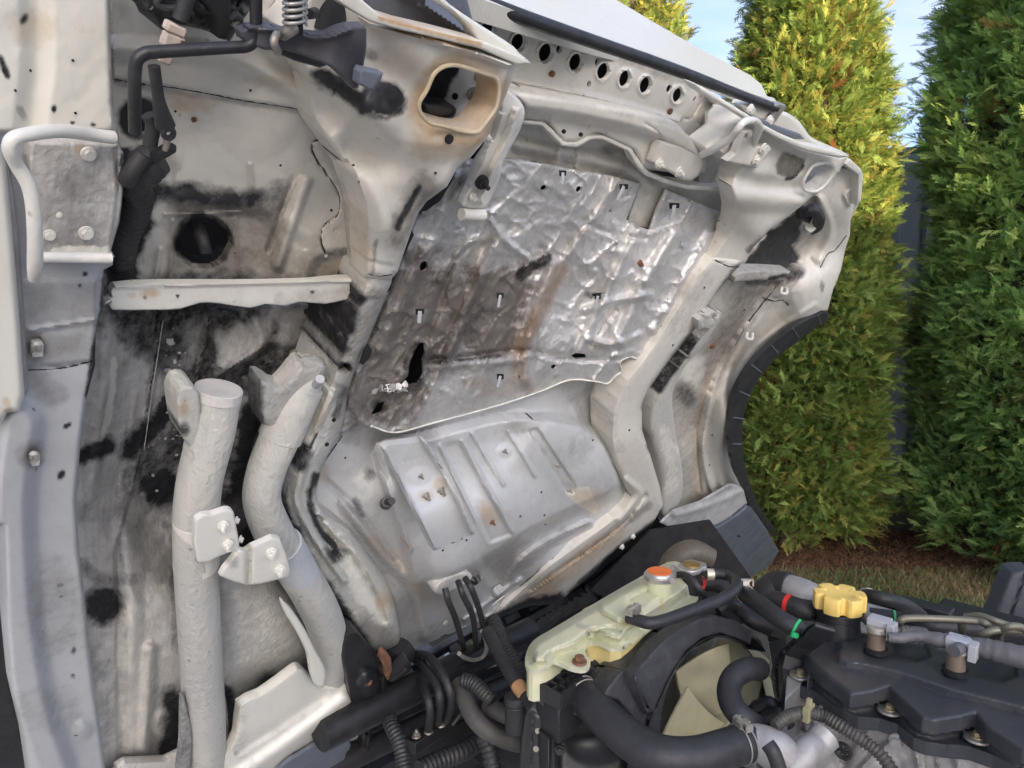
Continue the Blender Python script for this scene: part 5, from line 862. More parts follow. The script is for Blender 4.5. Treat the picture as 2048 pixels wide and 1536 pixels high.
relief('lever_plate', [(478, 62), (500, 52), (530, 48), (560, 54), (575, 60), (600, 62), (620, 66), (640, 68), (658, 66), (680, 56), (702, 50), (728, 50), (733, 58), (733, 96), (724, 150), (716, 176), (706, 178), (690, 160), (665, 137), (642, 124), (610, 112), (570, 100), (530, 100), (500, 90), (482, 78)], simple('dark_grey_coated_steel', (.050, .050, .060), .45, var=.2, scale=14, bump=.08, dust=.25, dcol=(.16, .15, .15)), t, h=cones([(480, 70, .11), (733, 60, .16), (700, 170, .15), (560, 80, .12)]), step=4, edge=(5, .005), skirt=.008, sm=1, feats=[ridge([(500, 56), (560, 62), (640, 78), (700, 60)], 8, .006)])
relief('bent_foot', [(718, 144), (724, 136), (766, 146), (762, 160), (745, 182), (738, 180), (716, 168)], m_bluegrey, t, h=.165, step=4, edge=(4, .004), skirt=.008, sm=1)
mtube([(553, 68, .125), (548, 84, .13), (556, 104, .125)], .003).build('spring_hook', m_steel, t)
ctube('pivot_boss', [(566, 68, .12, 13), (580, 60, .13, 13), (590, 56, .13, 12)], m_steel, t)
relief('lower_bracket', [(560, 88), (600, 100), (660, 128), (640, 136), (590, 122), (548, 104)], m_blackm, t, h=.10, step=5, edge=(4, .004), skirt=.02)
t = thing('coil_spring', 'dull steel coil spring beside the black cylinder at the top edge', 'spring', P(590, 50, .12))
pts = [P(590 + 23 * math.cos(a), -40 + a * 2.05 + 6 * math.sin(a), .13 + .012 * math.sin(a)) for a in np.linspace(0, 2 * math.pi * 7, 150)]
MB().tube(pts, 3.8 * mpp(pts[0]), 8, k=1).build('coil', m_steel, t, ang=80)
ctube('spring_post', [(588, -40, .12, 16), (588, 20, .12, 17), (588, 62, .12, 18)], m_black, t)
t = thing('black_cylinder', 'short black cylinder hanging at the top edge next to the spring', 'cylinder', P(660, 50, .08))
ctube('barrel', [(668, -60, .05, 36), (664, 0, .05, 36), (656, 58, .05, 34)], m_black, t, 32); ctube('side_bolt', [(630, 26, .08, 11), (618, 28, .10, 10)], m_black, t)
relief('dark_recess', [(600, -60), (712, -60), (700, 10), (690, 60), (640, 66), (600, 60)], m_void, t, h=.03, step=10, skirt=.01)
ctube('vertical_stay', [(842, -60, .11, 9), (842, 0, .11, 9), (840, 12, .11, 9)], m_blackm, cab)

def T(x, y, z): return hz(z).at(x, y)
# pipes that hang from the grommet
for nm, lab, pts in (('heater_pipe', 'leftmost thin black pipe hanging from the floor grommet', [(890, 1176, .085), (896, 1200, .10), (912, 1240, .10), (926, 1290, .09), (938, 1340, .06)]), ('heater_pipe', 'middle thin black pipe hanging from the floor grommet', [(916, 1162, .085), (926, 1190, .11), (946, 1235, .11), (952, 1290, .10), (956, 1345, .07)]), ('heater_pipe', 'rightmost thin black pipe hanging from the floor grommet', [(930, 1156, .085), (944, 1180, .11), (960, 1225, .11), (968, 1270, .10), (964, 1330, .07)])):
    o = mtube(pts, .0058, 12).build(nm, m_rubber, None); tag(o, lab, 'pipe', 'thin black pipes hanging from the floor grommet')
    if True:
        c = P(pts[2][0], pts[2][1] + 20, pts[2][2]); 
o = mtube([(918, 1307, .12), (930, 1316, .12), (948, 1320, .12), (965, 1314, .12), (973, 1298, .12), (970, 1276, .12), (964, 1262, .115)], .0042, 10).build('hook', simple('grey_hook_wire', (.30, .29, .25), .5, dust=.3), None); tag(o, 'curved grey wire hook around the thin black pipes', 'hook')

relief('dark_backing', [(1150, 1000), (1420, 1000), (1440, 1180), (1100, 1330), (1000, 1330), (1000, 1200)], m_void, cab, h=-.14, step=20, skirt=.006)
# --- chassis below the cab
ch = thing('chassis_frame', 'black ladder chassis with cross tubes in the dark under the cab hinge', 'chassis', T(800, 1450, .75))
def zbox(name, a, b_, z, w_, h_, mat, par=None, bev=.002):   # bar between two photo points at height z (metres)
    A, B = T(*a, z) if len(a) == 2 else T(a[0], a[1], a[2]), T(*b_, z) if len(b_) == 2 else T(b_[0], b_[1], b_[2]); d = B - A; ln = np.linalg.norm(d); d /= ln; s_ = np.cross(d, Z); s_ /= np.linalg.norm(s_); u_ = np.cross(s_, d)
    return MB().box((A + B) / 2, (d, s_, u_), (ln / 2, w_ / 2, h_ / 2)).build(name, mat, par or ch, bevel=bev)
MB().cyl(T(640, 1470, .88), T(1060, 1262, .88), .030, .030, 28).build('cross_tube', m_blackm, ch)
MB().cyl(T(600, 1560, .72), T(1100, 1330, .72), .026, .026, 24).build('cross_tube', m_blackm, ch)
zbox('cross_member', (620, 1600), (1080, 1345), .62, .10, .05, m_blackm); zbox('cross_member', (700, 1600), (1080, 1420), .52, .12, .04, m_blackm)
zbox('side_member', (1200, 1640), (700, 1230), .60, .07, .14, m_blackm); zbox('side_member', (1600, 1330), (1120, 1120), .62, .07, .14, m_blackm)
ml = MB()
A, B = T(700, 1430, .70), T(1130, 1190, .70); 
zbox('front_step_grille', (700, 1400), (1120, 1165), .70, .03, .02, m_blackm); zbox('front_step_grille', (760, 1400), (1130, 1195), .70, .02, .02, m_blackm)
for k in range(9):
    a = (720 + 46 * k, 1395 - 26 * k); zbox('grille_strut', a, (a[0] + 14, a[1] + 22), .70, .03, .015, m_blackm)
relief('inner_apron', [(1010, 1235), (1060, 1215), (1130, 1200), (1190, 1165), (1290, 1080), (1330, 1050), (1370, 1080), (1400, 1150), (1250, 1170), (1120, 1240), (1060, 1290), (1030, 1330), (1010, 1290), (985, 1260)], m_black, ch, h=-.02, plane=Plane(P(1150, 1200, -.10), N), step=8, skirt=.01, feats=[wrinkle(50, .03, 4), ridge([(1040, 1260), (1180, 1180)], 14, .02), dome((1010, 1290), 30, 40, .03)])
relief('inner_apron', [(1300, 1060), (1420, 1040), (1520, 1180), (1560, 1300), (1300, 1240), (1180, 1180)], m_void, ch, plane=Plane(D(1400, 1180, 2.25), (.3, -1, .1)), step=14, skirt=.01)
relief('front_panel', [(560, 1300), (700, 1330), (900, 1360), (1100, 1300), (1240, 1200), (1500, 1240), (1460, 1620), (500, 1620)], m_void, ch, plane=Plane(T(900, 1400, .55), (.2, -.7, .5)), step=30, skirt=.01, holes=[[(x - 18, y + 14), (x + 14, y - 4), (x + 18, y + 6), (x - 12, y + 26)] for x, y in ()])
hg = thing('cab_hinge_bracket', 'oily black cab tilt hinge with a rusty bolt below the near rail', 'hinge', P(730, 1380, .05))
relief('hinge_plate', [(690, 1270), (710, 1262), (730, 1280), (752, 1310), (770, 1330), (776, 1370), (770, 1410), (752, 1440), (742, 1480), (740, 1560), (770, 1620), (742, 1620), (724, 1540), (722, 1450), (700, 1400), (690, 1350), (680, 1310)], m_blackm, hg, h=.09, step=5, edge=(7, .010), skirt=.03, sm=2, feats=[dome((736, 1366), 26, 34, .02), ridge([(752, 1300), (768, 1380), (740, 1440), (736, 1560)], 7, .012)])
bolt_mb(P(732, 1358, .10), N, 11 * mpp(P(732, 1358)), stud=.4).build('bolt', m_rusty, hg)
ctube('rubber_bush', [(780, 1330, .06, 30), (792, 1316, .05, 30), (806, 1300, .04, 28)], m_rubber, hg, 28)
relief('bush_cheek', [(762, 1300), (770, 1298), (782, 1316), (784, 1340), (776, 1362), (768, 1350), (766, 1330), (758, 1316)], m_rusty, hg, h=.105, step=4, edge=(4, .004), skirt=.006, sm=1)
relief('glossy_cap', [(776, 1362), (796, 1340), (816, 1318), (822, 1328), (820, 1342), (800, 1358), (782, 1366)], simple('glossy_black', (.03, .03, .032), .15, coat=.6), hg, h=.10, step=4, edge=(4, .006), skirt=.02, sm=1)
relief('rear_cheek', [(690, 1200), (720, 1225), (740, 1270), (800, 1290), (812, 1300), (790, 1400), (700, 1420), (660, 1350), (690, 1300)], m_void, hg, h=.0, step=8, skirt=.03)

def hose(name, lab, cat, pts, r, mat=None, n=20, z=None, group=None, parts=None, **k):   # pts (px, py, height above ground)
    P3 = [T(a, b, c) for a, b, c in pts]; o = MB().tube(P3, r, n, **k).build(name, mat or m_rubber, None, ang=60)
    tag(o, lab, cat, group); return o
G1 = 'curved brake hoses in the dark under the cab'
hose('brake_hose', 'leftmost of three curved black hoses rising from the small junction block', 'hose', [(822, 1352, .86), (838, 1358, .90), (852, 1385, .92), (860, 1420, .90), (857, 1458, .84)], .0075, group=G1)
hose('brake_hose', 'middle of three curved black hoses rising from the small junction block', 'hose', [(828, 1318, .90), (848, 1332, .94), (870, 1362, .94), (880, 1400, .92), (876, 1446, .84)], .0075, group=G1)
hose('brake_hose', 'rightmost of three curved black hoses rising from the small junction block', 'hose', [(830, 1306, .92), (858, 1314, .96), (884, 1345, .96), (902, 1390, .93), (900, 1420, .88), (892, 1442, .84)], .0075, group=G1)
jb = thing('junction_block', 'small black junction block with steel nuts feeding three hoses', 'junction block', T(860, 1470, .8))
ax = T(895, 1440, .82) - T(825, 1485, .82); ax /= np.linalg.norm(ax); sx = np.cross(ax, Z); MB().box(T(862, 1466, .81), (ax, sx, Z), (.055, .015, .012)).build('block', m_blackm, jb, bevel=.002)
for x_, y_ in ((833, 1472), (857, 1464), (882, 1450)): bolt_mb(T(x_, y_, .825), Z, .009, stud=.6).build('nut', m_steel, jb)
hose('coolant_hose', 'thick dull grey-black hose curving down beside the junction block', 'hose', [(918, 1366, .93), (928, 1390, .92), (945, 1430, .90), (975, 1462, .88), (1010, 1478, .86), (1040, 1486, .85)], .0165, simple('faded_rubber', (.055, .053, .050), .6, dust=.3, bump=.15))
hose('coolant_hose', 'short thick grey-black hose running behind the radiator corner', 'hose', [(975, 1410, .9), (1000, 1425, .9), (1030, 1436, .9), (1060, 1446, .9)], .0155, bpy.data.materials['faded_rubber'])
hose('ribbed_sleeve', 'ribbed black sleeve feeding into the short thick hose', 'sleeve', [(925, 1360, .95), (945, 1365, .95), (968, 1385, .94), (985, 1402, .93)], .013, m_rubber, rib=.06, ribn=.006)
ru = hose('rubber_tube_with_wood_plug', 'straight black tube with a tan taped end beside the coolant tank', 'tube', [(975, 1262, 1.02), (1000, 1310, 1.0), (1035, 1370, .98), (1062, 1406, .97)], .0125, m_rubber)
mb = MB().cyl(T(1036, 1371, .981), T(1050, 1392, .975), .0132, .0132, 20); o = mb.build('tape_band', simple('tan_tape', (.42, .24, .11), .6, dust=.3), ru)
hose('cable_loom', 'black corrugated loom behind the tan-taped tube', 'cable loom', [(985, 1240, .99), (1005, 1290, .97), (1035, 1340, .95), (1060, 1390, .93)], .016, rib=.06, ribn=.008)
hose('cable_loom', 'ribbed black loom sloping down at the bottom left of the chassis', 'cable loom', [(775, 1418, .86), (782, 1450, .86), (800, 1490, .84), (812, 1560, .8)], .013, rib=.08, ribn=.007)
hose('cable_loom', 'thick taped black loom crossing the bottom edge beneath the thick hoses', 'cable loom', [(840, 1540, .78), (880, 1520, .78), (930, 1500, .78), (970, 1470, .78)], .018, rib=.05, ribn=.010)
hose('hydraulic_line', 'thin black line running along the chassis beside the junction block', 'pipe', [(905, 1450, .84), (925, 1425, .86), (945, 1412, .86), (1000, 1430, .8)], .004)
hose('hydraulic_line', 'thin black line dropping steeply behind the junction block', 'pipe', [(790, 1400, .84), (830, 1380, .8), (900, 1340, .8)], .004)
def bottle(name, lab, x, y, z, r, hgt, mat):
    t = thing(name, lab, 'cap', T(x, y, z)); c = T(x, y, z); MB().cyl(c - Z * hgt, c, r, r, 28).build('neck', mat, t, bevel=.002)
    mb = MB(); mb.cyl(c + Z * .001, c + Z * .015, r * 1.12, r * 1.05, 28); mb.build('cap', m_black, t, bevel=.002)
bottle('black_reservoir_cap', 'round black reservoir cap between the hose ends and the radiator corner', 1030, 1408, .96, .017, .05, m_black)
hose('bare_loom_end', 'taped black plug standing at the bottom edge left of the radiator', 'cable loom', [(965, 1470, .86), (978, 1500, .84), (990, 1560, .8)], .014, rib=.08, ribn=.01)
# ============================================================ RADIATOR, TANK, FAN
m_tank, n, l, b = newmat('translucent_cream_plastic'); v = n.new('ShaderNodeTexCoord').outputs['Object']
c = mix(n, l, mp_(n, l, nz(n, l, v, 9, 4), .35, .65), (.65, .63, .44), (.55, .57, .38)); c = mix(n, l, mp_(n, l, nz(n, l, v, 60, 6, .8), .55, .8, 0, .5), c, (.36, .34, .24)); c = mix(n, l, attr(n, 'dirt'), c, (.30, .29, .25)); c = mix(n, l, attr(n, 'rust'), c, (.62, .48, .17))
l.new(c, b.inputs['Base Color']); b.inputs['Roughness'].default_value = .38; b.inputs['Subsurface Weight'].default_value = .35; b.inputs['Subsurface Radius'].default_value = (.02, .018, .008); b.inputs['Subsurface Scale'].default_value = .5
m_tank2 = simple('yellowed_coolant_plastic', (.58, .50, .22), .4, var=.12, scale=15, dust=.2, dcol=(.35, .25, .12))
tk = thing('coolant_tank', 'translucent cream coolant expansion tank with two caps in front of the fan shroud', 'coolant tank', T(1200, 1250, .95))
TZ = 1.09
TO = [(1058, 1292), (1073, 1276), (1098, 1261), (1150, 1230), (1220, 1188), (1300, 1143), (1336, 1124), (1360, 1125), (1366, 1140), (1380, 1160), (1382, 1186), (1393, 1192), (1390, 1200), (1320, 1242), (1282, 1270), (1239, 1298), (1210, 1292), (1186, 1284), (1168, 1299), (1180, 1318), (1178, 1334), (1162, 1340), (1136, 1334), (1108, 1322), (1090, 1336), (1070, 1342), (1052, 1334), (1050, 1316)]
BZ = hz(TZ - .035)
relief('tank_top', TO, m_tank, tk, plane=BZ, h=0, step=3.5, skirt=.006, sm=2, edge=(5, .002),
    feats=[plateau([(1063, 1296), (1080, 1278), (1105, 1264), (1220, 1196), (1300, 1150), (1336, 1130), (1356, 1132), (1372, 1160), (1374, 1182), (1310, 1226), (1258, 1264), (1238, 1280), (1200, 1268), (1180, 1266), (1150, 1290), (1106, 1306), (1090, 1322), (1066, 1322)], .030, 22, 2), plateau([(1200, 1206), (1290, 1160), (1330, 1176), (1320, 1200), (1256, 1240), (1220, 1232)], .014, 14, 2), plateau([(1255, 1198), (1300, 1176), (1330, 1180), (1322, 1204), (1262, 1238)], -.010, 10), ridge([(1180, 1264), (1215, 1256), (1240, 1262)], 7, -.008), wrinkle(30, .005, 2), wrinkle(12, .0012, 7)],
    paint=[('dirt', stroke([(1068, 1318), (1074, 1306)], 4, .9)), ('dirt', stroke([(1155, 1250), (1194, 1260)], 5, .6)), ('rust', stroke([(1255, 1250), (1264, 1230), (1262, 1215)], 9, .45)), ('rust', stroke([(1325, 1190), (1322, 1215)], 6, .4))])
def down(poly, z, dz, name, mat, inset=.93):
    q = resample(smooth(poly, 3, True), 6); c = q.mean(0); A = hz(z).at(q[:, 0], q[:, 1]); cc = A.mean(0); A = cc + (A - cc) * [inset, inset, 1]; B = A - [0, 0, dz]; V = np.vstack([A, B]); m = len(A)
    return mesh(name, V, [(i, (i + 1) % m, m + (i + 1) % m, m + i) for i in range(m)] + [tuple(range(m)), tuple(range(m, 2 * m))[::-1]], mat, tk, ang=40)
down([(1170, 1297), (1186, 1286), (1240, 1297), (1320, 1240), (1392, 1196), (1384, 1160), (1330, 1128), (1220, 1190), (1150, 1232)], TZ - .041, .045, 'tank_bottom', m_tank2, .97)
down([(1054, 1296), (1098, 1264), (1150, 1236), (1130, 1300), (1090, 1332), (1054, 1334)], TZ - .041, .06, 'tank_neck', m_tank, .93)
m_cap = simple('zinc_cap', (.55, .54, .52), .35, .8, var=.2, bump=.1, dust=.3, dcol=(.3, .28, .25)); m_org = simple('orange_sticker', (.75, .17, .035), .5, var=.1, bump=.02)
c = T(1319, 1160, TZ + .02); MB().cyl(c - Z * .03, c + Z * .002, .024, .024, 32).build('filler_neck', m_tank, tk)
cp_ = MB().cyl(c + Z * .002, c + Z * .012, .0285, .0295, 32).cyl(c + Z * .0115, c + Z * .017, .027, .025, 32); cp1 = cp_.build('filler_cap', m_cap, tk, bevel=.001); cp1['label'] = 'cap with an orange sticker on top'
disc(c + Z * .017, Z, .0225, .0012, 32).build('sticker', m_org, cp1)
MB().tube([c + Z * .006 + L * .02 + Rr * .01, c + Z * .01 + L * .05 + Rr * .0, T(1345, 1162, TZ + .03)], .006, 10).build('neck_spout', m_cap, tk)
c2 = T(1383, 1140, TZ + .01); mb = MB(); out = [c2 + .034 * (1 - .16 * math.cos(2 * a) ** 4 + .1 * math.cos(2 * a)) * (math.cos(a) * L + math.sin(a) * Rr * .85) for a in np.linspace(0, 2 * math.pi, 40, endpoint=False)]; mb.prism(out, Z * .010); rc = mb.build('pressure_cap', m_cap, tk, bevel=.002)
disc(c2 + Z * .010, Z, .017, .003, 28).build('cap_centre', simple('brass_disc', (.42, .30, .10), .4, .8, dust=.3), rc); MB().cyl(c2 - Z * .05, c2, .020, .020, 24).build('neck_stub', m_black, rc)
bolt_mb(T(1159, 1324, TZ - .034), Z, .0125, rot=.2).build('bolt', m_rusty, tk)

rd = thing('radiator', 'black radiator with ribbed end tank and fine core in front of the fan', 'radiator', T(1150, 1450, .6))
# end tank with webbed top
def zprism(poly, z, dz, name, mat, par, bev=.003, holes=()): return MB().prism([hz(z).at(a, b_) for a, b_ in poly], -Z * dz).build(name, mat, par, bevel=bev)
zprism([(1066, 1384), (1082, 1358), (1110, 1354), (1168, 1352), (1182, 1358), (1150, 1400), (1118, 1420), (1090, 1400)], .985, .06, 'end_tank', m_black, rd)
zprism([(1040, 1424), (1062, 1400), (1112, 1422), (1106, 1450), (1098, 1480)], .93, .5, 'side_bracket', m_black, rd)
web = MB()
qa = [(1072, 1376), (1086, 1360), (1112, 1354), (1166, 1352)]
for a, b_ in (((1068, 1382), (1112, 1354)), ((1112, 1354), (1178, 1356)), ((1178, 1356), (1122, 1408)), ((1068, 1382), (1122, 1408)), ((1092, 1367), (1146, 1385)), ((1084, 1390), (1140, 1356)), ((1104, 1399), (1162, 1356)), ((1108, 1357), (1160, 1372)), ((1080, 1374), (1134, 1397))):
    A, B = T(*a, 1.0), T(*b_, 1.0); d = B - A; ln = np.linalg.norm(d); d /= ln; s_ = np.cross(d, Z); web.box((A + B) / 2 + Z * .004, (d, s_, Z), (ln / 2, .0022, .014))
web.build('rib_lattice', m_black, rd)
sp = Plane(T(1090, 1430, .95), (-.15, -.98, .12))
pt2 = relief('side_plate', [(1064, 1388), (1080, 1372), (1110, 1376), (1138, 1388), (1150, 1420), (1146, 1450), (1112, 1452), (1100, 1458), (1112, 1480), (1110, 1620), (1030, 1620), (1046, 1440), (1056, 1404)], m_black, rd, plane=sp, h=0, step=5, edge=(5, .006), skirt=.05, feats=[plateau([(1060, 1420), (1100, 1440), (1094, 1620), (1040, 1620)], .005, 5), ridge([(1066, 1430), (1060, 1540)], 4, .004)], sm=1)
bolt_mb(sp.at(1090, 1396, .004), sp.n, .014, rot=.4).build('bolt', m_blackm, rd)
for x_, y_ in ((1076, 1462), (1072, 1498)): bolt_mb(sp.at(x_, y_, .006), sp.n, .005).build('rivet', m_steel, rd)
bolt_mb(sp.at(1120, 1500, .02), sp.n, .009, rot=.4).build('bolt', m_blackm, rd)
bx = relief('lower_air_box', [(1104, 1482), (1120, 1456), (1160, 1450), (1200, 1448), (1240, 1470), (1262, 1500), (1280, 1620), (1100, 1620)], m_black, rd, plane=Plane(T(1180, 1480, .85), (.1, -.95, .35)), h=0, step=6, edge=(24, .04), skirt=.1, feats=[dome((1190, 1490), 60, 40, .02)], sm=1)
relief('ribbed_duct', [(1178, 1322), (1200, 1312), (1236, 1330), (1238, 1345), (1210, 1372), (1190, 1392), (1166, 1400), (1140, 1395), (1168, 1352)], m_black, rd, plane=Plane(T(1200, 1350, 1.0), (.25, -.6, .8)), h=0, step=4, edge=(6, .008), skirt=.05, feats=[ridge([(1190, 1314), (1214, 1338), (1214, 1372)], 3, .005), ridge([(1204, 1312), (1226, 1332), (1228, 1352)], 3, .005), ridge([(1180, 1322), (1200, 1346), (1196, 1382)], 3, .005)], sm=1)
# shroud: flat body with a round throat
SHP = Plane(T(1300, 1440, .93), Rr * .93 - L * .12 + Z * .22)
def S_(x, y, h=0): return SHP.at(x, y, h)
m_shroud = simple('chalky_black_plastic', (.030, .031, .035), .5, var=.35, scale=14, bump=.15, dust=.5, dcol=(.13, .13, .14), dscale=30)
sh = thing('fan_shroud', 'chalky black plastic fan shroud with a large round throat', 'fan shroud', T(1350, 1400, .6))
relief('shroud_body', [(1215, 1370), (1240, 1340), (1290, 1300), (1330, 1270), (1370, 1250), (1395, 1238), (1430, 1236), (1480, 1250), (1520, 1280), (1545, 1330), (1555, 1400), (1560, 1620), (1300, 1620), (1298, 1470), (1290, 1466), (1290, 1420), (1264, 1400), (1216, 1385)], m_shroud, sh, plane=SHP, h=0, step=6, skirt=.05, sm=0, holes=[ell((1438, 1430), 114, 172, 14, 40)], feats=[ridge([(1300, 1350), (1340, 1290), (1400, 1250)], 14, .012), wrinkle(30, .004, 3)])
# throat ring sweeping toward the engine
ring0 = smooth([(1296, 1466), (1304, 1432), (1318, 1400), (1342, 1350), (1370, 1308), (1404, 1280), (1440, 1270), (1480, 1284), (1510, 1320), (1530, 1380), (1536, 1450), (1520, 1540), (1460, 1600), (1380, 1600), (1320, 1550)], 4, True)
V = []; offs = ((.0, 1.0), (.022, 1.0), (.024, .994), (.022, .988), (-.02, .985), (-.09, .97)); cx_, cy_ = ring0.mean(0)
for h_, s_ in offs:
    q = (ring0 - [cx_, cy_]) * s_ + [cx_, cy_]; V += list(S_(q[:, 0], q[:, 1], h_))
m_ = len(ring0); Fc = [(i * m_ + j, i * m_ + (j + 1) % m_, (i + 1) * m_ + (j + 1) % m_, (i + 1) * m_ + j) for i in range(len(offs) - 1) for j in range(m_)]
mesh('throat_ring', V, Fc, m_shroud, sh, ang=50)
relief('shroud_top_band', [(1285, 1325), (1320, 1285), (1360, 1255), (1398, 1236), (1430, 1230), (1470, 1240), (1505, 1262), (1500, 1290), (1472, 1276), (1440, 1266), (1404, 1276), (1372, 1302), (1344, 1344), (1320, 1392), (1308, 1420), (1300, 1440), (1318, 1412), (1296, 1430), (1270, 1382), (1262, 1350)], m_shroud, sh, plane=SHP, h=.028, step=5, edge=(5, .006), skirt=.03, feats=[wrinkle(24, .006, 3), ridge([(1268, 1340), (1280, 1380), (1306, 1420)], 8, .010)], sm=1)
relief('shroud_side', [(1216, 1372), (1240, 1342), (1268, 1336), (1276, 1368), (1290, 1400), (1306, 1420), (1300, 1466), (1296, 1500), (1262, 1430), (1236, 1400), (1205, 1390)], m_shroud, sh, plane=SHP, h=.012, step=5, edge=(5, .006), skirt=.04, feats=[ridge([(1262, 1350), (1270, 1390), (1300, 1424)], 5, -.008), wrinkle(20, .004, 5)], sm=1)
bolt_mb(S_(1271, 1355, .02), SHP.n, .008).build('bolt', m_steel, sh)
# radiator core behind the throat
CP = Plane(S_(1420, 1420, -.17), SHP.n); m_core_r = simple('radiator_fins', (.34, .33, .28), .5, .3, dust=.4, dcol=(.28, .26, .2)); 
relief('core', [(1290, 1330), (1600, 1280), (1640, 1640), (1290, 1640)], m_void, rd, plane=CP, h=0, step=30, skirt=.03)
fm_ = MB(); base = CP.at(1420, 1420); hz_dir = np.cross(SHP.n, Z); hz_dir /= np.linalg.norm(hz_dir); vd = np.cross(hz_dir, SHP.n); vd *= 1 if vd[2] > 0 else -1
base = base - vd * .16
for k in range(-42, 43): fm_.box(base + hz_dir * k * .0058 + SHP.n * .003, (hz_dir, vd, SHP.n), (.0011, .30, .003))
for k in range(-33, 34): fm_.box(base + vd * k * .009 + SHP.n * .0015, (hz_dir, vd, SHP.n), (.25, .0007, .002))
fm_.build('core_fins', m_core_r, rd)
# fan: cream plastic, at rest
fan = thing('cooling_fan', 'cream plastic engine cooling fan inside the round shroud', 'fan', S_(1440, 1500, -.06))
m_fan = simple('cream_fan_plastic', (.56, .53, .34), .45, var=.12, scale=10, bump=.05, dust=.45, dcol=(.36, .32, .20), dscale=10)
fc = S_(1440, 1482, -.075); un = SHP.n; MB().cyl(fc - un * .02, fc + un * .06, .075, .070, 40).build('hub', m_fan, fan, bevel=.006)
MB().cyl(fc + un * .055, fc + un * .10, .038, .034, 32).build('clutch', m_alu, fan, bevel=.003)
for k in range(8):
    a = 2 * math.pi * k / 8 + .36; V = []; 
    for i, r in enumerate(np.linspace(.072, .192, 8)):
        for j, t_ in enumerate(np.linspace(-1, 1, 7)):
            wd = .044 + .018 * i / 7; ang = a + t_ * wd / r + .25 * (r - .07) / .13; tw = (.030 - .010 * i / 7) * t_
            V.append(fc + r * (math.cos(ang) * hz_dir + math.sin(ang) * vd) + un * (tw + .02 + .006 * (1 - t_ * t_)))
    n_ = 56; V2 = V + [v_ - un * .004 for v_ in V]; Fc = [(i * 7 + j, i * 7 + j + 1, (i + 1) * 7 + j + 1, (i + 1) * 7 + j) for i in range(7) for j in range(6)]; Fc += [tuple(x + n_ for x in f[::-1]) for f in Fc]
    bd = [i * 7 for i in range(8)] + [49 + j for j in range(1, 7)] + [i * 7 + 6 for i in range(6, -1, -1)] + [j for j in range(5, 0, -1)]; Fc += [(bd[q], bd[(q + 1) % len(bd)], bd[(q + 1) % len(bd)] + n_, bd[q] + n_) for q in range(len(bd))]
    mesh('fan_blade', V2, Fc, m_fan, fan, ang=50)

# ============================================================ HOSES ON THE ENGINE
def clamp(p, d, r, par, mat=None, ear=None, wires=1, wd=.006):
    d = np.asarray(d, float); d /= np.linalg.norm(d); u, v, _ = frame_of(d); mb = MB()
    if wires == 2:
        for s in (-1, 1): mb.tube([p + d * s * wd + (r + .001) * (math.cos(a) * u + math.sin(a) * v) for a in np.linspace(0, 2 * math.pi, 28)], .0013, 8, k=1)
    else: mb.cyl(p - d * wd / 2, p + d * wd / 2, r + .0012, r + .0012, 32)
    if ear is not None:
        e = np.asarray(ear, float); e = e - d * (e @ d); e /= np.linalg.norm(e); q = p + e * (r + .004); sd_ = np.cross(e, d)
        mb.box(q, (e, d, sd_), (.005, .010, .006)); mb.cyl(q + e * .004 - sd_ * .016, q + e * .004 + sd_ * .016, .0035, .0035, 10); mb.box(q + sd_ * .014, (e, d, sd_), (.006, .007, .0015)); mb.box(q - sd_ * .014, (e, d, sd_), (.006, .007, .0015))
    return mb.build('hose_clamp', mat or m_steel, par)
m_rad = simple('radiator_hose_rubber', (.022, .023, .026), .48, var=.25, scale=60, bump=.35, dust=.25, dcol=(.09, .09, .09))
hp = [T(1150, 1376, .985), T(1180, 1404, .985), T(1222, 1448, .975), T(1270, 1486, .965), T(1325, 1512, .96), T(1390, 1514, .955), T(1450, 1498, .955), T(1502, 1482, .955)]
up_h = MB().tube(hp, [.0295, .0295, .0295, .030, .030, .0295, .029, .029], 36, k=10).build('radiator_hose', m_rad, None, ang=60); tag(up_h, 'thick black upper radiator hose bending across the bottom edge', 'hose')
clamp(hp[0] * .45 + hp[1] * .55, hp[1] - hp[0], .0295, up_h, wires=2, ear=-L - .2 * Rr + .2 * Z); clamp(hp[6] * .35 + hp[7] * .65, hp[7] - hp[6], .029, up_h, wires=2, ear=Z - .5 * Rr * 0)
MB().cyl(hp[0] - (hp[1] - hp[0]) * .8, hp[0] + (hp[1] - hp[0]) * .1, .026, .026, 28).build('inlet_stub', m_black, rd)
eng = thing('diesel_engine', 'diesel engine with long black cam cover and grey cast aluminium head', 'engine', T(1800, 1450, .8))
# thermostat housing
MB().tube([hp[7] - (hp[7] - hp[6]) * .1, T(1518, 1486, .955), T(1548, 1500, .95), T(1575, 1530, .93), T(1590, 1580, .90)], [.026, .028, .031, .030, .028], 32).build('thermostat_elbow', m_alu, eng, ang=60)
MB().tube([T(1580, 1545, .93), T(1610, 1505, .95), T(1632, 1490, .95), T(1650, 1470, .96)], [.020, .021, .022, .024], 24).build('water_outlet_arm', m_alu, eng, ang=60)
hose('bypass_hose', 'black elbow hose rising out of the shroud behind the thermostat', 'hose', [(1518, 1338, .99), (1496, 1338, 1.01), (1470, 1352, 1.01), (1458, 1378, 1.0), (1464, 1410, .99), (1486, 1436, .98), (1510, 1452, .96)], .0195, m_rad, 30)
hose('small_coolant_hose', 'thin black hose dropping off the thermostat elbow at the bottom edge', 'hose', [(1535, 1488, .995), (1548, 1508, .985), (1566, 1560, .95)], .011, m_rubber)
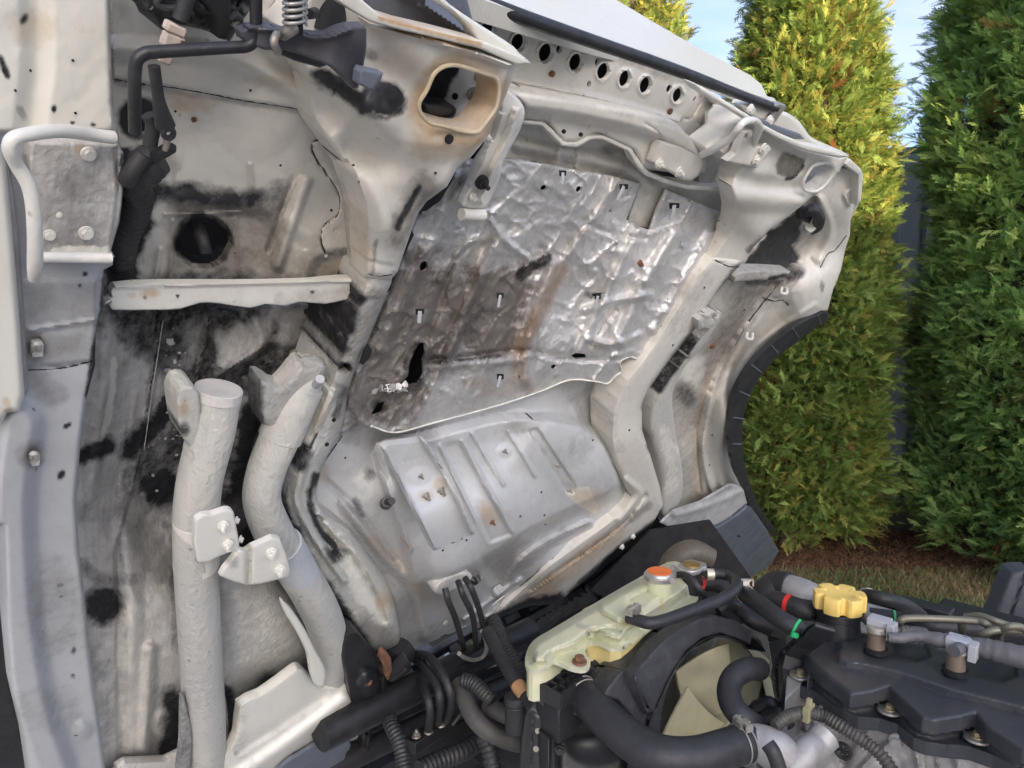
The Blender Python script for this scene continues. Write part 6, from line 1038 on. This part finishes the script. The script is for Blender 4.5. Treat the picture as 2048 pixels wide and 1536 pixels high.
hose('overflow_hose', 'black hose curling from the tank side up to the filler pipes', 'hose', [(1256, 1234, 1.10), (1275, 1240, 1.10), (1300, 1246, 1.10), (1330, 1240, 1.10), (1380, 1222, 1.10), (1430, 1204, 1.10), (1462, 1186, 1.10), (1474, 1168, 1.10), (1462, 1154, 1.09), (1440, 1148, 1.09), (1412, 1148, 1.09)], .0105, m_rad, 22)
clamp(T(1266, 1236, 1.10), T(1275, 1240, 1.1) - T(1256, 1234, 1.1), .0105, tk, wires=1, ear=Z, wd=.008)
clamp(T(1420, 1149, 1.09), T(1440, 1149, 1.09) - T(1412, 1149, 1.09), .0105, tk, simple('bright_clamp', (.7, .62, .5), .4, .6), wires=1, wd=.014)
hose('vent_hose', 'thin black hose from the orange-topped cap down to the shroud', 'hose', [(1350, 1150, 1.11), (1368, 1150, 1.115), (1385, 1160, 1.115), (1400, 1180, 1.10), (1412, 1200, 1.07)], .0062, m_rubber)
h3 = hose('heater_hose', 'black hose with a green tie running from the tank pipes to the cam cover', 'hose', [(1482, 1182, 1.07), (1500, 1195, 1.08), (1530, 1216, 1.08), (1560, 1238, 1.08), (1594, 1258, 1.07), (1608, 1272, 1.05)], .0165, m_rad, 26)
m_green = simple('green_plastic_tie', (.04, .50, .16), .4, bump=0); m_red = simple('red_tape', (.62, .03, .025), .45, bump=0); m_redd = m_red
o = clamp(T(1592, 1257, 1.072), T(1594, 1258, 1.07) - T(1560, 1238, 1.08), .0168, h3, m_green, wd=.004); o.name = 'cable_tie'; MB().box(T(1591, 1271, 1.075), (L, Rr, Z), (.004, .004, .003)).build('tie_head', m_green, h3)
clamp(T(1490, 1187, 1.075), T(1500, 1195, 1.08) - T(1482, 1182, 1.07), .0168, h3, wd=.010, ear=Z)
h4 = hose('breather_hose', 'thick black hose with a red band leading to the yellow oil cap', 'hose', [(1532, 1206, 1.05), (1552, 1202, 1.06), (1575, 1210, 1.06), (1610, 1220, 1.06), (1650, 1222, 1.05)], .0195, m_rubber, 26)
clamp(T(1577, 1211, 1.06), T(1610, 1220, 1.06) - T(1552, 1202, 1.06), .0197, h4, m_red, wd=.008).name = 'red_band'
hose('lower_bundle_hose', 'thick black hose running below the green-tied hose', 'hose', [(1408, 1166, 1.04), (1440, 1170, 1.04), (1466, 1200, 1.02), (1500, 1236, 1.0), (1540, 1256, .98)], .0165, m_rad, 24)
hose('lower_bundle_hose', 'black pipe tucked under the filler hoses beside the shroud top', 'hose', [(1436, 1222, 1.03), (1456, 1208, 1.04), (1476, 1214, 1.03)], .010, m_black)
o = MB().tube([T(1402 + 7 * math.cos(a), 1166 + 12 * math.sin(a), 1.075) for a in np.linspace(-1.7, 2.2, 10)], .0035, 8).build('red_clip', m_red, None); tag(o, 'small red plastic clip under the pressure cap', 'clip')
# air intake elbow behind
ia = thing('intake_elbow', 'big black rubber intake elbow clamped to a grey aluminium pipe', 'intake pipe', T(1570, 1190, 1.0))
MB().tube([D(1545, 1222, 1.62), D(1536, 1196, 1.62), D(1556, 1178, 1.62), D(1580, 1180, 1.60)], [.035, .038, .038, .037], 32).build('rubber_elbow', m_rubber, ia, ang=60)
pa = D(1572, 1180, 1.61); pb = D(1640, 1206, 1.55); MB().tube([pa, D(1600, 1190, 1.58), pb, D(1680, 1225, 1.5)], [.034, .036, .033, .030], 30).build('aluminium_pipe', m_alu, ia, ang=60)
clamp(D(1562, 1178, 1.62), pb - pa, .0385, ia, m_steel, wd=.009)
# ============================================================ CAM COVER
m_cover = simple('satin_black_cam_cover', (.036, .039, .045), .34, var=.22, scale=9, bump=.07, dust=.55, dcol=(.11, .105, .10), dscale=9)
CZ = hz(.985)
CO = [(1578, 1356), (1574, 1342), (1590, 1332), (1606, 1338), (1608, 1310), (1611, 1295), (1625, 1275), (1640, 1256), (1690, 1262), (1740, 1268), (1780, 1272), (1860, 1282), (2070, 1318), (2200, 1345), (2200, 1600), (2048, 1545), (1985, 1511), (1938, 1495), (1894, 1491), (1852, 1485), (1827, 1476), (1795, 1450), (1758, 1438), (1716, 1435), (1690, 1424), (1669, 1414), (1640, 1392), (1621, 1379), (1590, 1370)]
TOPP = [(1614, 1300), (1626, 1282), (1640, 1262), (1700, 1264), (1860, 1284), (2070, 1320), (2200, 1350), (2200, 1560), (2100, 1508), (2048, 1494), (2001, 1464), (1980, 1450), (1954, 1418), (1920, 1428), (1868, 1436), (1849, 1432), (1812, 1396), (1780, 1365), (1740, 1378), (1704, 1383), (1670, 1356), (1628, 1322)]
cov = relief('cam_cover', CO, m_cover, eng, plane=CZ, h=0, step=3.6, skirt=.02, sm=1, edge=(3, .003),
    feats=[slope(TOPP, .046, 46), plateau([(1684, 1284), (1760, 1280), (1900, 1300), (2070, 1335), (2200, 1360), (2200, 1470), (2048, 1422), (1900, 1384), (1800, 1350), (1720, 1332), (1676, 1322)], .012, 18, 2), plateau([(1718, 1272), (1850, 1288), (1860, 1312), (1830, 1322), (1760, 1306)], -.010, 8), plateau([(1870, 1296), (2028, 1322), (2034, 1352), (2000, 1362), (1930, 1344)], -.010, 8), ridge(CO[18:], 5, .004, 0, 1), wrinkle(60, .003, 2)])
for x_, y_ in ((1762, 1400), (1806, 1412), (1932, 1452), (1984, 1468), (1622, 1362)): MB().box(T(x_, y_, .998), (Rr, L, Z), (.0012, .014, .014)).build('cover_rib', m_cover, cov)
for x_, y_ in ((1600, 1351), (1778, 1421), (1954, 1477)):
    c = T(x_, y_ + 2, .992); wb = disc(c, Z, .0175, .004, 28).build('washer', m_steel, cov, bevel=.001); bolt_mb(c + Z * .004, Z, .0095, rot=x_).build('bolt', simple('brass_bolt', (.38, .33, .20), .45, .7, dust=.3), cov)
# sticker remains
relief('torn_label', [(1627, 1277), (1640, 1273), (1679, 1281), (1681, 1285), (1670, 1298), (1660, 1292), (1655, 1288), (1648, 1289), (1640, 1288), (1625, 1287)], simple('pale_label', (.60, .68, .66), .6, bump=0), cov, plane=hz(1.026), h=.0015, step=3, skirt=.0008)
# oil filler
oc = thing('oil_cap', 'bright yellow six-lobed oil filler cap on the engine cover', 'cap', T(1675, 1230, 1.09))
cc = T(1676, 1254, 1.045); MB().cyl(cc - Z * .02, cc + Z * .020, .040, .036, 40).cyl(cc + Z * .02, cc + Z * .034, .038, .037, 40).build('filler_neck', m_black, cov, bevel=.001)
m_yel = simple('yellow_plastic', (.86, .62, .17), .42, var=.12, scale=18, bump=.08, dust=.35, dcol=(.62, .42, .15), dscale=40)
ce = T(1673, 1216, 1.102); ce = cc + Z * .052; mb = MB(); out = []
for a in np.linspace(0, 2 * math.pi, 72, endpoint=False):
    lob = .5 + .5 * math.cos(6 * a); r_ = .0335 + .0115 * ss(.04, .36, np.array([lob]))[0]; out.append((r_, a))
lv = [(-.016, .97), (-.012, 1.0), (.010, 1.0), (.014, .965), (.015, .80)]; V = []
for h_, s_ in lv: V += [ce + Z * h_ + r_ * s_ * (math.cos(a) * L + math.sin(a) * Rr) for r_, a in out]
V += [ce + Z * .011 + .022 * (math.cos(a) * L + math.sin(a) * Rr) for r_, a in out]; nn = 72; k_ = len(lv) + 1
Fc = [(i * nn + j, i * nn + (j + 1) % nn, (i + 1) * nn + (j + 1) % nn, (i + 1) * nn + j) for i in range(k_ - 1) for j in range(nn)] + [tuple(range(nn))[::-1], tuple(range((k_ - 1) * nn, k_ * nn))]
mesh('knob', V, Fc, m_yel, oc, ang=32)
# injectors
m_brown = simple('brown_injector', (.20, .15, .11), .4, .3, dust=.4); m_wht = simple('pale_grey_connector', (.40, .41, .44), .45, var=.1, bump=.05, dust=.25, dcol=(.4, .38, .34))
for x_, y_, lb in ((1752, 1290, 'nearer the oil cap'), (1911, 1332, 'further along the cover')):
    it = thing('injector', 'brown injector with pale grey plug, ' + lb, 'injector', T(x_, y_, 1.05), 'injectors standing on the cam cover'); c = T(x_, y_, 1.058)
    disc(c - Z * .012, Z, .019, .008, 30).build('seat_ring', m_void, it); MB().cyl(c - Z * .01, c + Z * .022, .0145, .0135, 28).build('body', m_brown, it, bevel=.001); MB().cyl(c + Z * .022, c + Z * .034, .0165, .0145, 28).build('head', simple('tan_injector_head', (.38, .35, .30), .4, .4), it, bevel=.003)
    mb = MB(); mb.box(c + Z * .036 + L * .012, (L, Rr, Z), (.014, .017, .008)); mb.box(c + Z * .030 + Rr * -.022 * -1 + L * .004, (L, Rr, Z), (.012, .006, .014)); mb.build('plug', m_wht, it, bevel=.0015)
hose('injector_loom', 'taped grey-black wiring loom running to the injector plugs', 'cable loom', [(1776, 1274, 1.09), (1800, 1276, 1.09), (1840, 1272, 1.09), (1880, 1280, 1.09), (1930, 1288, 1.09), (1975, 1298, 1.09), (2048, 1316, 1.09), (2120, 1330, 1.08)], [.008, .008, .009, .012, .012, .016, .018, .018], simple('grey_tape', (.10, .10, .11), .5, bump=.2, dust=.4), rib=.03, ribn=.014)
hose('injector_branch', 'short taped branch dropping to the further injector plug', 'cable loom', [(1934, 1288, 1.09), (1922, 1296, 1.09), (1908, 1302, 1.09)], .010, bpy.data.materials['grey_tape'])
hose('corrugated_conduit', 'grey split corrugated conduit behind the injector loom', 'conduit', [(1728, 1230, 1.07), (1745, 1244, 1.07), (1775, 1256, 1.07), (1810, 1264, 1.07), (1850, 1268, 1.06)], .0105, simple('grey_conduit', (.13, .13, .14), .45, dust=.3), rib=.10, ribn=.006)
m_line = simple('olive_steel_pipe', (.20, .19, .14), .45, .5, var=.2, dust=.4, bump=.1)
GI = 'olive steel injector pipes behind the cam cover'
hose('fuel_pipe', 'long olive steel fuel pipe arching over the loom from its left end', 'fuel pipe', [(1796, 1262, 1.04), (1800, 1245, 1.09), (1815, 1237, 1.10), (1880, 1238, 1.10), (1950, 1242, 1.10), (1972, 1248, 1.10), (1980, 1262, 1.08), (1984, 1282, 1.04)], .0062, m_line, group=GI)
hose('fuel_pipe', 'short upright olive steel pipe stub under the long fuel pipe', 'fuel pipe', [(1923, 1242, 1.095), (1923, 1262, 1.07), (1923, 1280, 1.03)], .0062, m_line, group=GI)
hose('fuel_pipe', 'olive steel pipe curving from the loom up to the right edge', 'fuel pipe', [(1946, 1278, 1.07), (1966, 1268, 1.09), (1998, 1260, 1.10), (2048, 1262, 1.10), (2110, 1264, 1.10)], .0062, m_line, group=GI)
hose('fuel_pipe', 'farthest olive steel pipe sloping down behind the arching pipe', 'fuel pipe', [(1930, 1234, 1.08), (1960, 1232, 1.09), (1990, 1242, 1.09), (2020, 1252, 1.08), (2048, 1260, 1.07)], .0062, m_line, group=GI)
hose('fuel_pipe', 'olive steel hoop nearest the right edge', 'fuel pipe', [(1998, 1284, 1.05), (2000, 1266, 1.09), (2016, 1254, 1.11), (2040, 1254, 1.11), (2062, 1270, 1.09), (2062, 1290, 1.05)], .0062, m_line, group=GI)
h5 = hose('vacuum_hose', 'long black hose lying behind the fuel pipes', 'hose', [(1740, 1230, 1.0), (1800, 1238, 1.0), (1860, 1252, 1.0), (1930, 1256, 1.0), (2000, 1262, 1.0), (2120, 1276, 1.0)], .015, m_rubber)
clamp(T(1788, 1237, 1.0), T(1800, 1238, 1.0) - T(1740, 1230, 1.0), .0152, h5, m_green, wd=.004).name = 'cable_tie'
h6 = hose('return_hose', 'short black hose with a clamped end in front of the litter strip', 'hose', [(1732, 1190, 1.08), (1760, 1196, 1.09), (1800, 1206, 1.08), (1830, 1222, 1.05), (1848, 1238, 1.0)], .0125, m_rubber)
clamp(T(1734, 1190, 1.08), T(1760, 1196, 1.09) - T(1732, 1190, 1.08), .0126, h6, wd=.012)
bk_ = thing('intake_manifold', 'low dark manifold and grey casting behind the cam cover', 'manifold', T(1900, 1250, .95))
MB().box(T(1800, 1252, .93), (L, Rr, Z), (.05, .09, .05)).build('grey_casting', m_alu, bk_, bevel=.006); MB().box(T(2040, 1290, .90), (Rr, L, Z), (.16, .04, .05)).build('manifold_body', m_black, bk_, bevel=.008); MB().box(T(1850, 1222, 1.0), (Rr, L, Z), (.05, .02, .016)).build('black_box', m_black, bk_, bevel=.003)
MB().box(T(1720, 1262, .93), (L, Rr, Z), (.10, .12, .05)).build('head_casting', m_alu, bk_, bevel=.006)

sn = thing('air_snorkel', 'dark grey plastic air snorkel standing at the right edge before the hedge', 'air duct', T(2010, 1250, 1.0))
DK = Plane(D(2020, 1200, 1.75), (-.35, -.93, .1)); relief('duct', [(1978, 1242), (1996, 1206), (2012, 1162), (2022, 1144), (2040, 1140), (2140, 1142), (2140, 1250), (2040, 1252), (1990, 1248)], simple('grey_duct_plastic', (.060, .066, .078), .5, var=.15, scale=12, bump=.1, dust=.3), sn, plane=DK, h=0, step=5, edge=(9, .015), skirt=.08, feats=[ridge([(2012, 1250), (2030, 1200), (2048, 1150)], 6, -.008)], sm=1)
# timing cover edge and head casting
hd = Plane(T(1700, 1440, .97) + L * .035, -L)
CA = relief('cylinder_head', [(1552, 1400), (1560, 1370), (1580, 1364), (1621, 1374), (1669, 1406), (1716, 1426), (1758, 1430), (1795, 1442), (1827, 1468), (1894, 1484), (1938, 1487), (1985, 1503), (2060, 1540), (2060, 1640), (1560, 1640)], m_alu, eng, plane=hd, h=0, step=4, skirt=.03,
    feats=[ridge([(1600, 1390), (1660, 1424), (1720, 1446), (1790, 1462), (1830, 1486), (1900, 1502), (1990, 1522)], 8, .012), ridge([(1650, 1380), (1640, 1420), (1620, 1460), (1612, 1540)], 13, .020), ridge([(1700, 1560), (1760, 1500), (1800, 1480), (1830, 1500), (1840, 1560)], 10, .012), dome((1626, 1450), 20, 20, .02), dome((1800, 1480), 20, 20, .016), ridge([(1730, 1450), (1700, 1500), (1690, 1560)], 12, -.012), plateau([(1850, 1510), (1900, 1512), (1930, 1560), (1860, 1600)], -.015, 8), ridge([(1870, 1510), (1890, 1600)], 4, .008), ridge([(1910, 1512), (1930, 1600)], 4, .008), dome((1690, 1500), 20, 30, -.02), wrinkle(24, .010, 4), wrinkle(9, .0025, 8)])
disc(hd.at(1600, 1476, .005), hd.n, .018, .05, 28).build('core_plug', m_alu, eng, bevel=.003)
mb = MB(); c = hd.at(1686, 1502, .03); u, v_, w_ = frame_of(hd.n); mb.tube([c + .012 * (math.cos(a) * u + math.sin(a) * v_) for a in np.linspace(0, 6.4, 20)], .0035, 8, k=1)
for k in range(3): mb.box(c, (math.cos(k * 1.05) * u + math.sin(k * 1.05) * v_, -math.sin(k * 1.05) * u + math.cos(k * 1.05) * v_, w_), (.011, .0018, .002))
mb.build('plastic_rosette', m_black, eng)
for x_, y_, r_ in ((1624, 1452, .011), (1796, 1484, .014), (1722, 1502, .005)): bolt_mb(hd.at(x_, y_, .028), hd.n, r_, rot=x_).build('bolt', m_alu, eng)
TC = hz(1.02)
relief('timing_cover_edge', [(1620, 1246), (1634, 1244), (1634, 1254), (1610, 1278), (1590, 1292), (1574, 1312), (1568, 1336), (1570, 1366), (1566, 1390), (1566, 1420), (1556, 1424), (1546, 1380), (1541, 1350), (1546, 1326), (1558, 1302), (1580, 1282), (1604, 1264)], m_black, eng, plane=Plane(T(1575, 1330, 1.0), Rr * -.75 - L * .55 + Z * .25), h=.01, step=4, edge=(5, .006), skirt=.03, sm=1, feats=[ridge([(1626, 1250), (1590, 1285), (1562, 1310), (1554, 1350), (1560, 1410)], 3, -.005)])
zprism([(1570, 1400), (1574, 1330), (1600, 1290), (1640, 1250), (1660, 1256), (1620, 1330), (1600, 1370)], .99, .25, 'front_casting', m_alu, eng)
cd = hose('sensor_conduit', 'black corrugated conduit looping over the cast aluminium head', 'conduit', [(1548, 1452, .985), (1566, 1438, .99), (1592, 1428, .99), (1622, 1426, .99), (1650, 1434, .985), (1690, 1458, .98), (1730, 1484, .97), (1762, 1510, .96), (1790, 1550, .94)], .0095, simple('olive_black_conduit', (.055, .053, .045), .45, dust=.35), rib=.12, ribn=.006)
mb = MB(); mb.box(T(1617, 1425, .992), (L, Rr, Z), (.013, .005, .012)); mb.box(T(1618, 1414, 1.0), (L, Rr, Z), (.004, .004, .014)); mb.build('conduit_clip', simple('olive_clip', (.30, .28, .16), .5, bump=.05), cd, bevel=.001)
for q, (x_, y_) in enumerate(((1560, 1425), (1540, 1404))): ctb = hose('engine_pipe', ['black pipe elbow beside the sensor conduit end', 'black bracket arm between shroud and head'][q], 'pipe', [(x_ - 30, y_ + 10, .93), (x_, y_, .95), (x_ + 20, y_ + 30, .93)], .010, m_black)
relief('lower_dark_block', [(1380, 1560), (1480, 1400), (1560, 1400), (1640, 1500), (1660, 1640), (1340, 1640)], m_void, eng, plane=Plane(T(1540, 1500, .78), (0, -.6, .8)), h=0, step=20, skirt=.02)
